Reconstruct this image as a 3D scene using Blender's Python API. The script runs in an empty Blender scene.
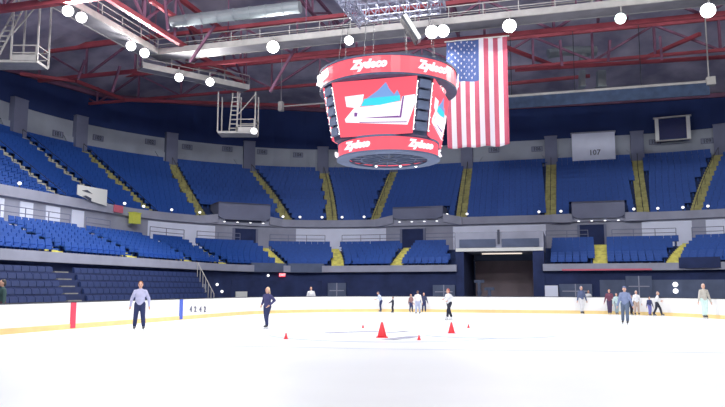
import bpy, math, random
from math import sin, cos, pi, atan, tan, radians as R_, sqrt
from mathutils import Vector as V, Matrix as M
random.seed(7)
S = bpy.context.scene
COL = S.collection
# ---------------------------------------------------------------- view
F = 700.0; PITCH = 0.1203; EYE = 1.6; TH = 0.281
CS, SN = cos(TH), sin(TH)
cam = bpy.data.objects.new('camera', bpy.data.cameras.new('camera')); COL.objects.link(cam)
cam.location = (0, 0, EYE); cam.rotation_euler = (pi/2 + PITCH, 0, 0)
cam.data.sensor_width = 36; cam.data.lens = 36*F/725; cam.data.clip_end = 500
S.camera = cam
S.view_settings.view_transform = 'Standard'; S.view_settings.look = 'None'
S.view_settings.gamma = 1; S.view_settings.use_curve_mapping = False
S.view_settings.exposure = 0.0

def W(v, u, z=0.0): return V((v*CS+u*SN, -v*SN+u*CS, z))     # arena axes (v across, u along) -> world
def A(p): return (p[0]*CS-p[1]*SN, p[0]*SN+p[1]*CS)
def proj(P):
    x, y, z = P[0], P[1], P[2]-EYE
    f = cos(PITCH)*y+sin(PITCH)*z; up = -sin(PITCH)*y+cos(PITCH)*z
    return 362.5+F*x/f, 203.5-F*up/f
def ray(px, py):
    X = (px-362.5)/F; Y = (203.5-py)/F
    return V((X, cos(PITCH)-Y*sin(PITCH), sin(PITCH)+Y*cos(PITCH)))
def at_z(px, py, z): d = ray(px, py); return V((0, 0, EYE))+d*((z-EYE)/d.z)
def at_y(px, py, y): d = ray(px, py); return V((0, 0, EYE))+d*(y/d.y)
def at_u(px, py, u):
    d = ray(px, py); return V((0, 0, EYE))+d*(u/(d.x*SN+d.y*CS))
def at_v(px, py, v):
    d = ray(px, py); return V((0, 0, EYE))+d*(v/(d.x*CS-d.y*SN))
# ---------------------------------------------------------------- bowl plan: straight side, corner, far side, corner
AL, BR, UC = -17.0, 7.0, 47.0
ZN = [2.9, 5.82, 8.03, 15.33, 17.02]; RN = [7.87, 14.2, 16.56, 27.35, 27.35]
U0 = 8.0
def pt(t, r):
    if t < 1: return AL-r, U0+(UC-U0)*t, -1.0, 0.0
    if t < 2:
        a = (t-1)*pi/2; return AL-r*cos(a), UC+r*sin(a), -cos(a), sin(a)
    if t < 3: return AL+(BR-AL)*(t-2), UC+r, 0.0, 1.0
    if t < 4:
        a = (t-3)*pi/2; return BR+r*sin(a), UC+r*cos(a), sin(a), cos(a)
    return BR+r, UC-(t-4)*20, 1.0, 0.0
def P(t, r, z): q = pt(t, r); return W(q[0], q[1], z)
def nrm(t): q = pt(t, 1); return W(q[2], q[3], 0)
def tan_(t): q = pt(t, 1); return W(q[3], -q[2], 0)
def t_at(px, r, z):
    lo, hi = 0.02, 3.75
    for _ in range(50):
        m = (lo+hi)/2
        if proj(P(m, r, z))[0] < px: lo = m
        else: hi = m
    return (lo+hi)/2
def t_step(t, r, d):     # move d metres along the ring
    L = [(UC-U0), r*pi/2, (BR-AL), r*pi/2, 20][min(4, int(t))]
    return t+d/max(L, .1)
def tvals(t0, t1):
    o = [t0]; k = math.floor(t0*24)+1
    while k/24 < t1-1e-4:
        if k/24 > t0+1e-4: o.append(k/24)
        k += 1
    return o+[t1]
# ---------------------------------------------------------------- materials
def mat(name, col, rough=.6, metal=0, noise=0.0, nscale=3.0, bump=0.0, emit=None, es=1.0, coat=0, col2=None):
    m = bpy.data.materials.new(name); m.use_nodes = True
    n = m.node_tree.nodes; l = m.node_tree.links; b = n['Principled BSDF']
    b.inputs['Base Color'].default_value = (*col, 1); b.inputs['Roughness'].default_value = rough
    b.inputs['Metallic'].default_value = metal
    if coat: b.inputs['Coat Weight'].default_value = coat
    if noise or bump:
        tc = n.new('ShaderNodeTexCoord'); nz = n.new('ShaderNodeTexNoise')
        nz.inputs['Scale'].default_value = nscale; nz.inputs['Detail'].default_value = 4
        l.new(tc.outputs['Object'], nz.inputs['Vector'])
        if noise:
            mx = n.new('ShaderNodeMix'); mx.data_type = 'RGBA'
            c2 = col2 or tuple(max(0, c*(1-noise)) for c in col)
            mx.inputs[6].default_value = (*col, 1); mx.inputs[7].default_value = (*c2, 1)
            rp = n.new('ShaderNodeMapRange'); rp.inputs[1].default_value = .35; rp.inputs[2].default_value = .65
            l.new(nz.outputs['Fac'], rp.inputs[0]); l.new(rp.outputs[0], mx.inputs[0]); l.new(mx.outputs[2], b.inputs['Base Color'])
        if bump:
            bp = n.new('ShaderNodeBump'); bp.inputs['Strength'].default_value = bump
            l.new(nz.outputs['Fac'], bp.inputs['Height']); l.new(bp.outputs[0], b.inputs['Normal'])
    if emit:
        b.inputs['Emission Color'].default_value = (*emit, 1); b.inputs['Emission Strength'].default_value = es
    return m
m_ice = mat('ice', (.90, .94, .97), .32, noise=.04, nscale=.35)
m_mark = mat('ice_paint', (.50, .57, .70), .45, noise=.35, nscale=.6, col2=(.62, .69, .80))
m_mark2 = mat('ice_paint_grey', (.24, .24, .32), .45, noise=.5, nscale=1.5, col2=(.45, .47, .56))
for _m in (m_mark, m_mark2): _m.node_tree.nodes['Principled BSDF'].inputs['Specular IOR Level'].default_value = 0
m_white = mat('board_white', (.88, .88, .88), .4, noise=.05, nscale=2)
m_yellow = mat('kick_yellow', (.90, .68, .30), .5, noise=.1, nscale=2)
m_redline = mat('line_red', (.75, .05, .10), .5); m_blueline = mat('line_blue', (.06, .12, .55), .5)
m_dark = mat('dark_metal', (.03, .035, .05), .5)
m_floor = mat('concrete_floor', (.10, .11, .15), .8, noise=.3, nscale=.7)
m_tread = mat('terrace_concrete', (.025, .05, .16), .85, noise=.25, nscale=1.2)
m_grey = mat('parapet_grey', (.34, .36, .46), .8, noise=.15, nscale=.8)
m_band = mat('band_grey', (.37, .41, .48), .85, noise=.12, nscale=.5)
m_col = mat('column_grey', (.19, .21, .31), .85, noise=.12, nscale=.8)
m_light = mat('concourse_white', (.74, .79, .95), .7, noise=.06, nscale=1)
m_navy = mat('navy_wall', (.018, .040, .155), .9, noise=.2, nscale=.4)
m_navy2 = mat('navy_curtain', (.022, .038, .125), .9, noise=.3, nscale=1.0)
m_slate = mat('slate_panel', (.10, .13, .22), .8, noise=.2, nscale=1.2)
m_seat = mat('seat_blue', (.013, .082, .38), .65, noise=.15, nscale=6)
m_seat2 = mat('seat_navy', (.018, .038, .14), .6, noise=.15, nscale=6)
m_step = mat('step_yellow', (.90, .84, .20), .7, noise=.35, nscale=2.5)
m_stepu = mat('step_olive', (.46, .44, .17), .7, noise=.35, nscale=2.5)
m_stepw = mat('step_white', (.62, .62, .50), .7, noise=.4, nscale=4)
m_stepc = mat('step_concrete', (.25, .25, .24), .85, noise=.3, nscale=3)
m_deck = mat('roof_deck', (.55, .51, .62), .9, noise=.45, nscale=.35, col2=(.26, .25, .36))
m_red = mat('truss_red', (.42, .075, .10), .6, noise=.25, nscale=.8)
m_web = mat('truss_web', (.23, .10, .17), .7, noise=.25, nscale=.8)
m_cat = mat('catwalk_grey', (.28, .27, .30), .7, noise=.2, nscale=1)
m_pale = mat('pale_steel', (.50, .49, .47), .6, noise=.15, nscale=2)
m_duct = mat('duct', (.33, .38, .40), .5, metal=.3, noise=.15, nscale=1)
m_silver = mat('silver', (.42, .44, .55), .35, metal=.6)
m_lamp = mat('lamp_glass', (.9, .9, .9), .3, emit=(1, .98, .97), es=14)
m_lampw = mat('lamp_small', (.9, .9, .9), .3, emit=(1, 1, 1), es=1.3)
m_lampg = mat('lamp_green', (.9, .9, .9), .3, emit=(.80, 1, .93), es=9)
m_lampwarm = mat('lamp_warm', (.9, .9, .85), .3, emit=(1, .85, .7), es=1.0)
m_house = mat('housing', (.05, .065, .13), .6, noise=.3, nscale=5)
m_screen = mat('screen_red', (.02, .0, .0), .3, emit=(1.0, .125, .18), es=1.15)
m_ledw = mat('screen_white', (.02, .02, .02), .3, emit=(1, .93, 1), es=1.25)
m_ledc = mat('screen_cyan', (.02, .02, .02), .3, emit=(.05, .80, .95), es=1.0)
m_ledb = mat('screen_blue', (.02, .02, .02), .3, emit=(.22, .42, .85), es=1.0)
m_ledp = mat('screen_purple', (.02, .02, .02), .3, emit=(.30, .10, .45), es=.8)
m_shut = mat('shutter', (.24, .19, .22), .6, noise=.2, nscale=.6)
m_cone = mat('cone_red', (.85, .04, .06), .5)
m_flagr = mat('flag_red', (.40, .07, .12), .8, noise=.15, nscale=1.5)
m_flagw = mat('flag_white', (.55, .52, .58), .8); m_flagb = mat('flag_blue', (.04, .075, .22), .8)
m_signyel = mat('yellow_box', (.62, .66, .10), .6); m_signred = mat('red_cloth', (.65, .15, .22), .7)
m_exit = mat('exit_red', (.3, 0, 0), .4, emit=(1, .05, .1), es=1.2)
m_ink = mat('ink', (.05, .06, .10), .6); m_ink2 = mat('ink_grey', (.12, .13, .20), .7)
m_glass = mat('booth_glass', (.012, .022, .10), .12)
m_frame = mat('frame_white', (.72, .74, .72), .5)
# ---------------------------------------------------------------- mesh helper
BASE = {}
class MB:
    def __init__(s): s.v = []; s.f = []; s.m = []
    def add(s, vs, fs, m=0):
        b = len(s.v); s.v += [V(x) for x in vs]; s.f += [tuple(b+i for i in f) for f in fs]; s.m += [m]*len(fs); return s
    def frame_box(s, c, ex, ey, ez, m=0):      # centre and three half-extent vectors
        c = V(c); vs = [c+ex*a+ey*b+ez*d for a in (-1, 1) for b in (-1, 1) for d in (-1, 1)]
        return s.add(vs, [(0, 1, 3, 2), (4, 6, 7, 5), (0, 4, 5, 1), (2, 3, 7, 6), (0, 2, 6, 4), (1, 5, 7, 3)], m)
    def bar(s, p, q, w, h=None, m=0):          # box bar between two points
        p, q = V(p), V(q); d = q-p; h = h or w
        if d.length < 1e-6: return s
        up = V((0, 0, 1)) if abs(d.normalized().z) < .95 else V((1, 0, 0))
        x = d.cross(up).normalized(); y = x.cross(d).normalized()
        return s.frame_box((p+q)/2, d/2, x*w/2, y*h/2, m)
    def tube(s, p, q, r0, r1=None, n=8, m=0, cap=True):
        p, q = V(p), V(q); r1 = r0 if r1 is None else r1; d = (q-p).normalized()
        up = V((0, 0, 1)) if abs(d.z) < .95 else V((1, 0, 0))
        x = d.cross(up).normalized(); y = d.cross(x)
        vs = [p+(x*cos(2*pi*i/n)+y*sin(2*pi*i/n))*r0 for i in range(n)]+[q+(x*cos(2*pi*i/n)+y*sin(2*pi*i/n))*r1 for i in range(n)]
        fs = [(i, (i+1) % n, n+(i+1) % n, n+i) for i in range(n)]
        if cap: fs += [tuple(range(n-1, -1, -1)), tuple(range(n, 2*n))]
        return s.add(vs, fs, m)
    def ell(s, c, rx, ry, rz, n=12, k=8, m=0):
        c = V(c); vs = [c+V((0, 0, rz))]
        for j in range(1, k):
            a = pi*j/k
            vs += [c+V((rx*sin(a)*cos(2*pi*i/n), ry*sin(a)*sin(2*pi*i/n), rz*cos(a))) for i in range(n)]
        vs.append(c-V((0, 0, rz))); fs = [(0, 1+i, 1+(i+1) % n) for i in range(n)]
        for j in range(k-2):
            for i in range(n):
                a = 1+j*n; fs.append((a+i, a+n+i, a+n+(i+1) % n, a+(i+1) % n))
        e = len(vs)-1; a = 1+(k-2)*n; fs += [(e, a+(i+1) % n, a+i) for i in range(n)]
        return s.add(vs, fs, m)
    def sweep(s, t0, t1, prof, m=0, closed=True, dr=0):      # profile (r, z) carried along the bowl plan
        ts = tvals(t0, t1); n = 0; vs = []
        for t in ts:
            pr = prof(t) if callable(prof) else prof
            n = len(pr); vs += [P(t, r, z) for r, z in pr]
        fs = []
        for i in range(len(ts)-1):
            for j in range(n if closed else n-1):
                k = (j+1) % n; fs.append((i*n+j, i*n+k, (i+1)*n+k, (i+1)*n+j))
        if closed: fs += [tuple(range(n-1, -1, -1)), tuple(range((len(ts)-1)*n, len(ts)*n))]
        return s.add(vs, fs, m)
    def lathe(s, c, prof, n=16, m=0):
        c = V(c); vs = [c+V((r*cos(2*pi*i/n), r*sin(2*pi*i/n), z)) for r, z in prof for i in range(n)]
        fs = [(j*n+i, j*n+(i+1) % n, (j+1)*n+(i+1) % n, (j+1)*n+i) for j in range(len(prof)-1) for i in range(n)]
        fs += [tuple(range(n-1, -1, -1)), tuple(range((len(prof)-1)*n, len(prof)*n))]
        return s.add(vs, fs, m)
    def slab(s, c, Rv, Uv, Nv, poly, th, m=0):   # polygon in the (R,U) plane thickened along N
        c = V(c); n = len(poly)
        vs = [c+Rv*a+Uv*b for a, b in poly]+[c+Rv*a+Uv*b+Nv*th for a, b in poly]
        fs = [tuple(range(n-1, -1, -1)), tuple(range(n, 2*n))]+[(i, (i+1) % n, n+(i+1) % n, n+i) for i in range(n)]
        return s.add(vs, fs, m)
    def build(s, name, mats, parent=None, smooth=False, base=None):
        if not isinstance(mats, (list, tuple)): mats = [mats]
        b = V(base) if base is not None else (BASE[parent.name] if parent else None)
        if b is None:
            xs = [v.x for v in s.v]; ys = [v.y for v in s.v]; zs = [v.z for v in s.v]
            b = V(((min(xs)+max(xs))/2, (min(ys)+max(ys))/2, min(zs)))
        me = bpy.data.meshes.new(name); me.from_pydata([tuple(v-b) for v in s.v], [], s.f); me.update()
        for x in mats: me.materials.append(x)
        me.polygons.foreach_set('material_index', s.m)
        if smooth: me.polygons.foreach_set('use_smooth', [True]*len(s.f))
        import bmesh
        bm = bmesh.new(); bm.from_mesh(me); bmesh.ops.recalc_face_normals(bm, faces=bm.faces); bm.to_mesh(me); bm.free()
        o = bpy.data.objects.new(name, me); COL.objects.link(o)
        if parent: o.parent = parent
        else: o.location = b
        BASE[o.name] = b
        return o
def tag(o, label, cat, group=None):
    o['label'] = label; o['category'] = cat
    if group: o['group'] = group
    return o
def thing(name, loc, label, cat, group=None):
    o = bpy.data.objects.new(name, None); COL.objects.link(o); o.location = loc; o.empty_display_size = .3
    BASE[o.name] = V(loc); return tag(o, label, cat, group)
def struct(o, label=None, cat=None):
    o['kind'] = 'structure'
    if label: o['label'] = label
    if cat: o['category'] = cat
    return o
def text(name, body, size, c, Rv, Uv, m, parent, bold=.0, shear=0, ext=.01):
    cu = bpy.data.curves.new(name, 'FONT'); cu.body = body; cu.size = size; cu.align_x = 'CENTER'; cu.align_y = 'CENTER'
    cu.offset = bold; cu.shear = shear; cu.extrude = ext; cu.resolution_u = 2; cu.materials.append(m)
    to = bpy.data.objects.new('tmp', cu); COL.objects.link(to); dg = bpy.context.evaluated_depsgraph_get(); dg.update()
    me = bpy.data.meshes.new_from_object(to.evaluated_get(dg)); bpy.data.objects.remove(to); me.name = name
    o = bpy.data.objects.new(name, me); COL.objects.link(o)
    Nv = Rv.cross(Uv).normalized(); mt = M((Rv.normalized(), Uv.normalized(), Nv)).transposed().to_4x4()
    mt.translation = V(c)-(BASE[parent.name] if parent else V((0, 0, 0))); o.parent = parent; o.matrix_basis = mt
    return o
UP = V((0, 0, 1)); RV = W(1, 0); UV_ = W(0, 1)
ORD = ['first', 'second', 'third', 'fourth', 'fifth', 'sixth', 'seventh', 'eighth', 'ninth', 'tenth', 'eleventh', 'twelfth', 'thirteenth', 'fourteenth', 'fifteenth', 'sixteenth']

# ================================================================ ground and ice
b = MB(); q = [W(-60, -16), W(50, -16), W(50, 90), W(-60, 90)]
b.add([V((p.x, p.y, -.06)) for p in q]+[V((p.x, p.y, -.4)) for p in q], [(0, 1, 2, 3), (7, 6, 5, 4), (0, 4, 5, 1), (1, 5, 6, 2), (2, 6, 7, 3), (3, 7, 4, 0)])
struct(b.build('floor', m_floor), 'dark concrete arena floor around the ice rink', 'floor')
# rink outline: v -18.8..8, far end u 45.4, corner radius 9
VL, VRR, UE, CR = -18.8, 8.2, 46.7, 9.0
def rink_path(off=0.0, ulo=-14.0):
    o = [(VL-off, ulo+i*(UE-CR-ulo)/16) for i in range(16)]
    o += [(VL+CR-(CR+off)*cos(a), UE-CR+(CR+off)*sin(a)) for a in [i*pi/2/14 for i in range(15)]]
    o += [(VRR-CR+(CR+off)*sin(a), UE-CR+(CR+off)*cos(a)) for a in [i*pi/2/14 for i in range(15)]]
    o += [(VRR+off, UE-CR-(i+1)*(UE-CR-3.0)/12) for i in range(12)]
    return o
path = rink_path(0.0); top = [W(v, u, 0) for v, u in path]+[W(VRR, -14, 0)]
b = MB(); n = len(top)
b.add(top+[p-V((0, 0, .3)) for p in top], [tuple(range(n)), tuple(range(2*n-1, n-1, -1))]+[(i, n+i, n+(i+1) % n, (i+1) % n) for i in range(n)])
struct(b.build('ice_floor', m_ice), 'glossy white skating rink ice surface', 'ice')
def arc_mark(c, r, w, a0, a1, m, n=48, squash=1):
    b = MB(); vs = []; 
    for i in range(n+1):
        a = a0+(a1-a0)*i/n
        for rr in (r-w/2, r+w/2): vs.append(V((c.x+rr*cos(a), c.y+rr*sin(a)*squash, .002)))
    lo = len(vs); vs += [p+V((0, 0, .003)) for p in vs]
    fs = [(2*i+lo, 2*i+2+lo, 2*i+3+lo, 2*i+1+lo) for i in range(n)]
    b.add(vs, fs); return b
def struct_mark(b, m, label):
    return struct(b.build('floor_marking', m), label, 'ice marking')
cc = at_z(388, 333, 0)
b = arc_mark(cc, 4.3, .16, 0, 2*pi, m_mark)
struct_mark(b, m_mark, 'faint pale blue painted circle on the ice around the red cones')
b = MB(); c2 = at_z(490, 335, 0)
vs = [V((c2.x+2.3*cos(2*pi*i/40), c2.y+1.7*sin(2*pi*i/40), .010)) for i in range(40)]
b.add(vs, [tuple(range(40))]); b.f = [tuple(range(40))]; struct_mark(b, m_mark, 'faint pale blue painted patch on the ice beyond the cones')
def streak(pts, w, m, label):
    b = MB(); L = [at_z(x, y, .004) for x, y in pts]
    for i in range(len(L)-1):
        d = (L[i+1]-L[i]); s_ = V((-d.y, d.x, 0)).normalized()*w/2
        b.add([L[i]-s_, L[i+1]-s_, L[i+1]+s_, L[i]+s_], [(0, 1, 2, 3)])
    struct_mark(b, m, label)
streak([(326, 333), (350, 332), (378, 331.4)], .6, m_mark2, 'grey brown painted streak on the ice behind the tall cone')
streak([(384, 333), (398, 332), (408, 331)], .35, m_mark2, 'grey brown streak on the ice beside the tall cone')
streak([(387, 339.6), (402, 338), (416, 336)], .5, m_mark2, 'dark streak on the ice left of the small cone')
streak([(205, 346), (290, 347), (362, 348.6), (470, 350), (600, 351), (725, 353)], .10, m_mark, 'long faint blue line across the ice in front of the cones')
# ---- dasher boards
bd = thing('dasher_boards', W(VL, 20, 0), 'white rink boards with yellow kickplate running round the ice', 'rink boards')
po, pi_ = rink_path(.12), rink_path(0)
def board_sweep(o0, o1, z0, z1):
    a, c = rink_path(o0), rink_path(o1); b = MB(); vs = []
    for p, q in zip(a, c): vs += [W(p[0], p[1], z0), W(p[0], p[1], z1), W(q[0], q[1], z1), W(q[0], q[1], z0)]
    n = len(a); fs = [(4*i+j, 4*i+(j+1) % 4, 4*i+4+(j+1) % 4, 4*i+4+j) for i in range(n-1) for j in range(4)]
    fs += [(3, 2, 1, 0), (4*n-4, 4*n-3, 4*n-2, 4*n-1)]
    return b.add(vs, fs)
board_sweep(.01, .12, .2, 1.03).build('board_panel', m_white, bd)
board_sweep(-.012, .12, 0, .2).build('kickplate', m_yellow, bd)
board_sweep(-.005, .16, 1.03, 1.07).build('cap_rail', m_dark, bd)
for uu, mm, nm in ((at_v(73, 316, VL), m_redline, 'red_line'), (at_v(181, 311, VL), m_blueline, 'blue_line')):
    ua = A(uu)[1]
    b = MB(); b.frame_box(W(VL+.0, ua, .53), W(.022, 0), W(0, .15), UP*.50); o = b.build(nm, mm, bd)
    o['label'] = nm.replace('_', ' ')+' marker on the boards'
for px, ch in ((191, '4'), (195.5, '2'), (200.6, '4'), (205, '2')):
    p = at_v(px, 309.5, VL+.03); text('lettering', ch, .42, p, W(0, 1), UP, m_ink2, bd, bold=.008)

# ================================================================ lower wall, tiers
T0, T1 = .18, 3.72
PL, PR = t_at(457, 8.2, 3.2), t_at(543, 8.2, 3.2)      # portal sides
def tier_profile(r0, z0, nrow, tread, rise, zb, rback):
    pr = [(r0, zb), (r0, z0)]; r, z = r0, z0
    for i in range(nrow):
        r += tread; pr.append((r, z))
        if i < nrow-1: z += rise; pr.append((r, z))
    pr += [(rback, z), (rback, zb)]
    return pr
LR0, LTR, LRI, LN, LZ = 8.35, .84, .285, 7, 3.2
UR0, UTR, URI, UN, UZ = 16.95, .80, .555, 13, 7.40
lowp = tier_profile(LR0, LZ, LN, LTR, LRI, LZ-.35, 14.4)
for (a, c, sd) in ((T0, PL, 'left'), (PR, T1, 'right')):
    b = MB(); b.sweep(a, c, lowp); struct(b.build('lower_tier_floor', m_tread), 'stepped concrete terrace of the lower tier, %s of the portal' % sd, 'terrace')
    b = MB(); b.sweep(a, c, [(7.87, 2.9), (7.87, 3.42), (8.35, 3.42), (8.35, 2.9)]); struct(b.build('lower_tier_trim', m_grey), 'pale grey front edge beam of the lower tier, %s of the portal' % sd, 'trim')
b = MB(); b.sweep(T0, T1, tier_profile(UR0, UZ, UN, UTR, URI, 7.36, 27.3)); struct(b.build('upper_tier_floor', m_tread), 'stepped concrete terrace of the upper tier', 'terrace')
# concourse slab, wall, soffit, parapet
b = MB(); b.sweep(T0, T1, [(14.2, 4.6), (14.2, 4.92), (18.5, 4.92), (18.5, 4.6)]); struct(b.build('concourse_floor', m_grey))
b = MB(); b.sweep(T0, T1, [(16.85, 4.92), (16.85, 7.36), (17.2, 7.36), (17.2, 4.92)]); struct(b.build('concourse_wall', m_grey))
b = MB(); b.sweep(T0, T1, [(16.56, 7.36), (16.56, 8.03), (16.95, 8.03), (16.95, 7.36)]); struct(b.build('parapet_wall', m_grey), 'grey parapet wall along the front of the upper tier', 'wall')
# lower navy wall behind the boards
for (a, c, sd) in ((T0, PL, 'left'), (PR, T1, 'right')):
    b = MB(); b.sweep(a, c, [(8.3, -.06), (8.3, 2.9), (8.6, 2.9), (8.6, -.06)]); struct(b.build('wall_'+sd, m_navy2), 'dark navy wall under the lower tier, %s of the portal' % sd, 'wall')
# band wall with section numbers, navy upper wall
b = MB(); b.sweep(T0, T1, [(27.35, 14.0), (27.35, 17.02), (27.75, 17.02), (27.75, 14.0)]); struct(b.build('band_wall', m_band), 'pale grey wall band with section numbers above the top row', 'wall')
tops = [(-40, 62), (0, 70), (50, 84), (100, 98), (200, 106), (320, 112), (420, 112), (500, 110), (600, 105), (725, 97), (800, 92)]
def zt(t):
    x, _ = proj(P(t, 27.3, 18)); 
    y = tops[0][1] if x < tops[0][0] else tops[-1][1]
    for (a, ya), (c, yc) in zip(tops, tops[1:]):
        if a <= x <= c: y = ya+(yc-ya)*(x-a)/(c-a)
    v, u, *_ = pt(t, 27.3); w = W(v, u)
    d = ray(x, y); return max(17.6, EYE+d.z*w.y/d.y)
b = MB(); b.sweep(T0, T1, lambda t: [(27.30, 17.02), (27.2, zt(t)), (27.75, zt(t)), (27.75, 17.02)]); struct(b.build('wall_back', m_navy), 'dark navy wall below the roof', 'wall')
b = MB(); b.sweep(T0, T1, lambda t: [(26.9, zt(t)-.05), (26.9, zt(t)+.35), (27.9, zt(t)+.35), (27.9, zt(t)-.05)]); struct(b.build('roof_edge_trim', m_web), 'dark maroon steel edge along the top of the navy wall', 'trim')
# roof deck as a shallow dome
b = MB(); rings = [(28.2, lambda t: zt(t)+.2), (20, lambda t: .45*zt(t)+.55*24.0), (12, lambda t: 25.0), (3, lambda t: 26.5)]
ts = tvals(.02, 3.98); vs = []
for t in ts:
    for r, zf in rings: vs.append(P(t, r, zf(t)))
n = len(rings); fs = [(i*n+j, i*n+j+1, i*n+n+j+1, i*n+n+j) for i in range(len(ts)-1) for j in range(n-1)]
k = len(vs); vs.append(W(-5, 30, 27.2))
fs += [(i*n+n-1, k, i*n+2*n-1) for i in range(len(ts)-1)]
fs += [(n-1, k, len(ts)*n-1)] if 0 else []
b.add(vs, fs); b.add([p+V((0, 0, .3)) for p in vs], fs)
struct(b.build('ceiling', m_deck), 'dark purple grey roof deck', 'ceiling')
b = MB(); b.frame_box(W(-5, -2, 27.4), W(48, 0), W(0, 32), UP*.15); struct(b.build('roof_ceiling', m_deck), 'dark roof deck over the near side of the rink', 'ceiling')
# near walls closing the hall behind the view
b = MB(); b.frame_box(W(-5, -16.2, 13), W(48, 0), W(0, .2), UP*14); struct(b.build('wall_front', m_navy2))

# ---- seats
def seat_geo(b, c, T, N, m=0, w=.25):     # T along the row, N outward (towards the back)
    b.frame_box(c+UP*.43, T*w, N*.20, UP*.035, m)
    b.frame_box(c+N*.24+UP*.68, T*w, N*.03, UP*.23, m)
    b.frame_box(c+N*.16+UP*.20, T*.05, N*.05, UP*.20, m)
def seat_geo_full(b, c, T, N, w=.25):
    b.frame_box(c+UP*.43, T*w, N*.20, UP*.03)
    b.frame_box(c-N*.19+UP*.415, T*w*.96, N*.02, UP*.035)
    for k, (dn, dz, hh) in enumerate(((.22, .53, .08), (.24, .68, .08), (.275, .83, .08))):
        b.frame_box(c+N*dn+UP*dz, T*w*(1 if k < 2 else .9), N*.025+UP*.004, UP*hh+N*.012)
    for s_ in (-1, 1): b.frame_box(c+T*s_*(w+.012)+N*.05+UP*.60, T*.014, N*.20, UP*.02)
    b.frame_box(c+N*.12+UP*.20, T*.04, N*.06, UP*.20)
def mk_seat(name, m):
    b = MB(); seat_geo_full(b, V((0, 0, 0)), V((1, 0, 0)), V((0, 1, 0))); o = b.build(name, m, base=(0, 0, 0)); return o
LA = [(-60, -160), (65, 0), (140, 80), (193, 148), (227, 190), (283, 262), (338, 333), (394, 410)]     # (bottom px, top px)
RA = [(600, 600), (672, 690)]
UA = [(0, -120), (72, -40), (120, 18), (160, 80), (208, 171), (292, 249), (333, 323), (372, 395), (460, 468), (550, 551), (644, 637), (693, 720)]
VOM = [(218, 270, 203, 224, 245), (393, 443, 206.5, 223, 413), (572, 625, 201, 222, 592)]
low_t = [(t_at(a, 8.4, 3.4) if a > -50 else T0, t_at(c, 14.2, 5.6) if c > -150 else T0) for a, c in LA]
low_t[0] = (T0, T0)
lowR_t = [(t_at(a, 8.4, 3.4), t_at(c, 14.2, 5.6)) for a, c in RA]
up_t = [(t_at(a, 16.6, 7.8), t_at(c, 27.3, 15.3)) for a, c in UA]
def seatpos(tL, tR, gapL, gapR, r, z, N=1):
    out = []; t = t_step(tL, r, gapL); end = t_step(tR, r, -gapR)
    while t < end:
        out.append((t, P(t, r, z))); t = t_step(t, r, .55)
    return out
blue = []; navy = []
def fill(tiers, r0, tread, rise, z0, nrow, rspan, name, skipfn=None):
    for bi, ((a0, a1), (c0, c1), nm) in enumerate(tiers):
        for i in range(nrow):
            r = r0+tread*(i+.45); f = (r-rspan[0])/(rspan[1]-rspan[0])
            tl = a0+(a1-a0)*f; tr = c0+(c1-c0)*f
            for t, p in seatpos(tl, tr, .80, .62, r, z0+rise*i):
                if skipfn and skipfn(t, i): continue
                x, y = proj(p+UP*.5)
                if -60 < x < 785: blue.append((p.length, t, p, x, y, '%s row of the %s, %s' % (ORD[i], name, nm)))
low_b = [(low_t[i], low_t[i+1], ('block at the left edge', 'second block from the left edge', 'third block from the left edge', 'fourth block from the left edge', 'fifth block from the left edge', 'sixth block from the left edge', 'seventh block from the left edge')[i]) for i in range(7)]
low_b.append((low_t[7], (PL, t_at(452, 14.2, 5.6)), 'block left of the portal'))
low_b += [((PR, t_at(546, 14.2, 5.6)), lowR_t[0], 'block right of the portal'), (lowR_t[0], lowR_t[1], 'second block right of the portal'), (lowR_t[1], (T1, T1), 'third block right of the portal')]
fill(low_b, LR0, LTR, LRI, LZ, LN, (8.4, 14.2), 'lower tier')
vomt = []
for x0, x1, y0, y1, _ in VOM: vomt.append((t_at(x0, 16.3, 7.8), t_at(x1, 16.3, 7.8)))
def upskip(t, i): return i < 3 and any(a-.01 < t < c+.01 for a, c in vomt)
up_b = [(up_t[i], up_t[i+1], 'block %s' % (['beyond the left edge', 'left of the white sign', 'above the white sign', 'right of the white sign'][i] if i < 4 else 'number %d from the left' % i)) for i in range(11)]
up_b.append((up_t[11], (T1, T1), 'block at the right edge'))
fill(up_b, UR0, UTR, URI, UZ, UN, (16.6, 27.3), 'upper tier', upskip)
vis = sorted([s for s in blue if 0 < s[3] < 725 and 0 < s[4] < 300], key=lambda s: s[0])[:300]
ids = set(id(s) for s in vis)
proto = mk_seat('stadium_seat', m_seat)
for k, s_ in enumerate(vis):
    o = proto if k == 0 else proto.copy()
    if k: COL.objects.link(o)
    T, N = tan_(s_[1]), nrm(s_[1]); o.location = s_[2]; o.rotation_euler = (0, 0, math.atan2(T.y, T.x))
    tag(o, 'royal blue seat, '+s_[5], 'seat', 'blue seats in the stands')
b = MB()
for s_ in blue:
    if id(s_) not in ids: seat_geo(b, s_[2], tan_(s_[1]), nrm(s_[1]), w=.268)
o = b.build('stadium_seats', m_seat); o['kind'] = 'stuff'; tag(o, 'farther rows of royal blue seats filling both tiers of the stands', 'seats', 'blue seats in the stands')
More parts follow.
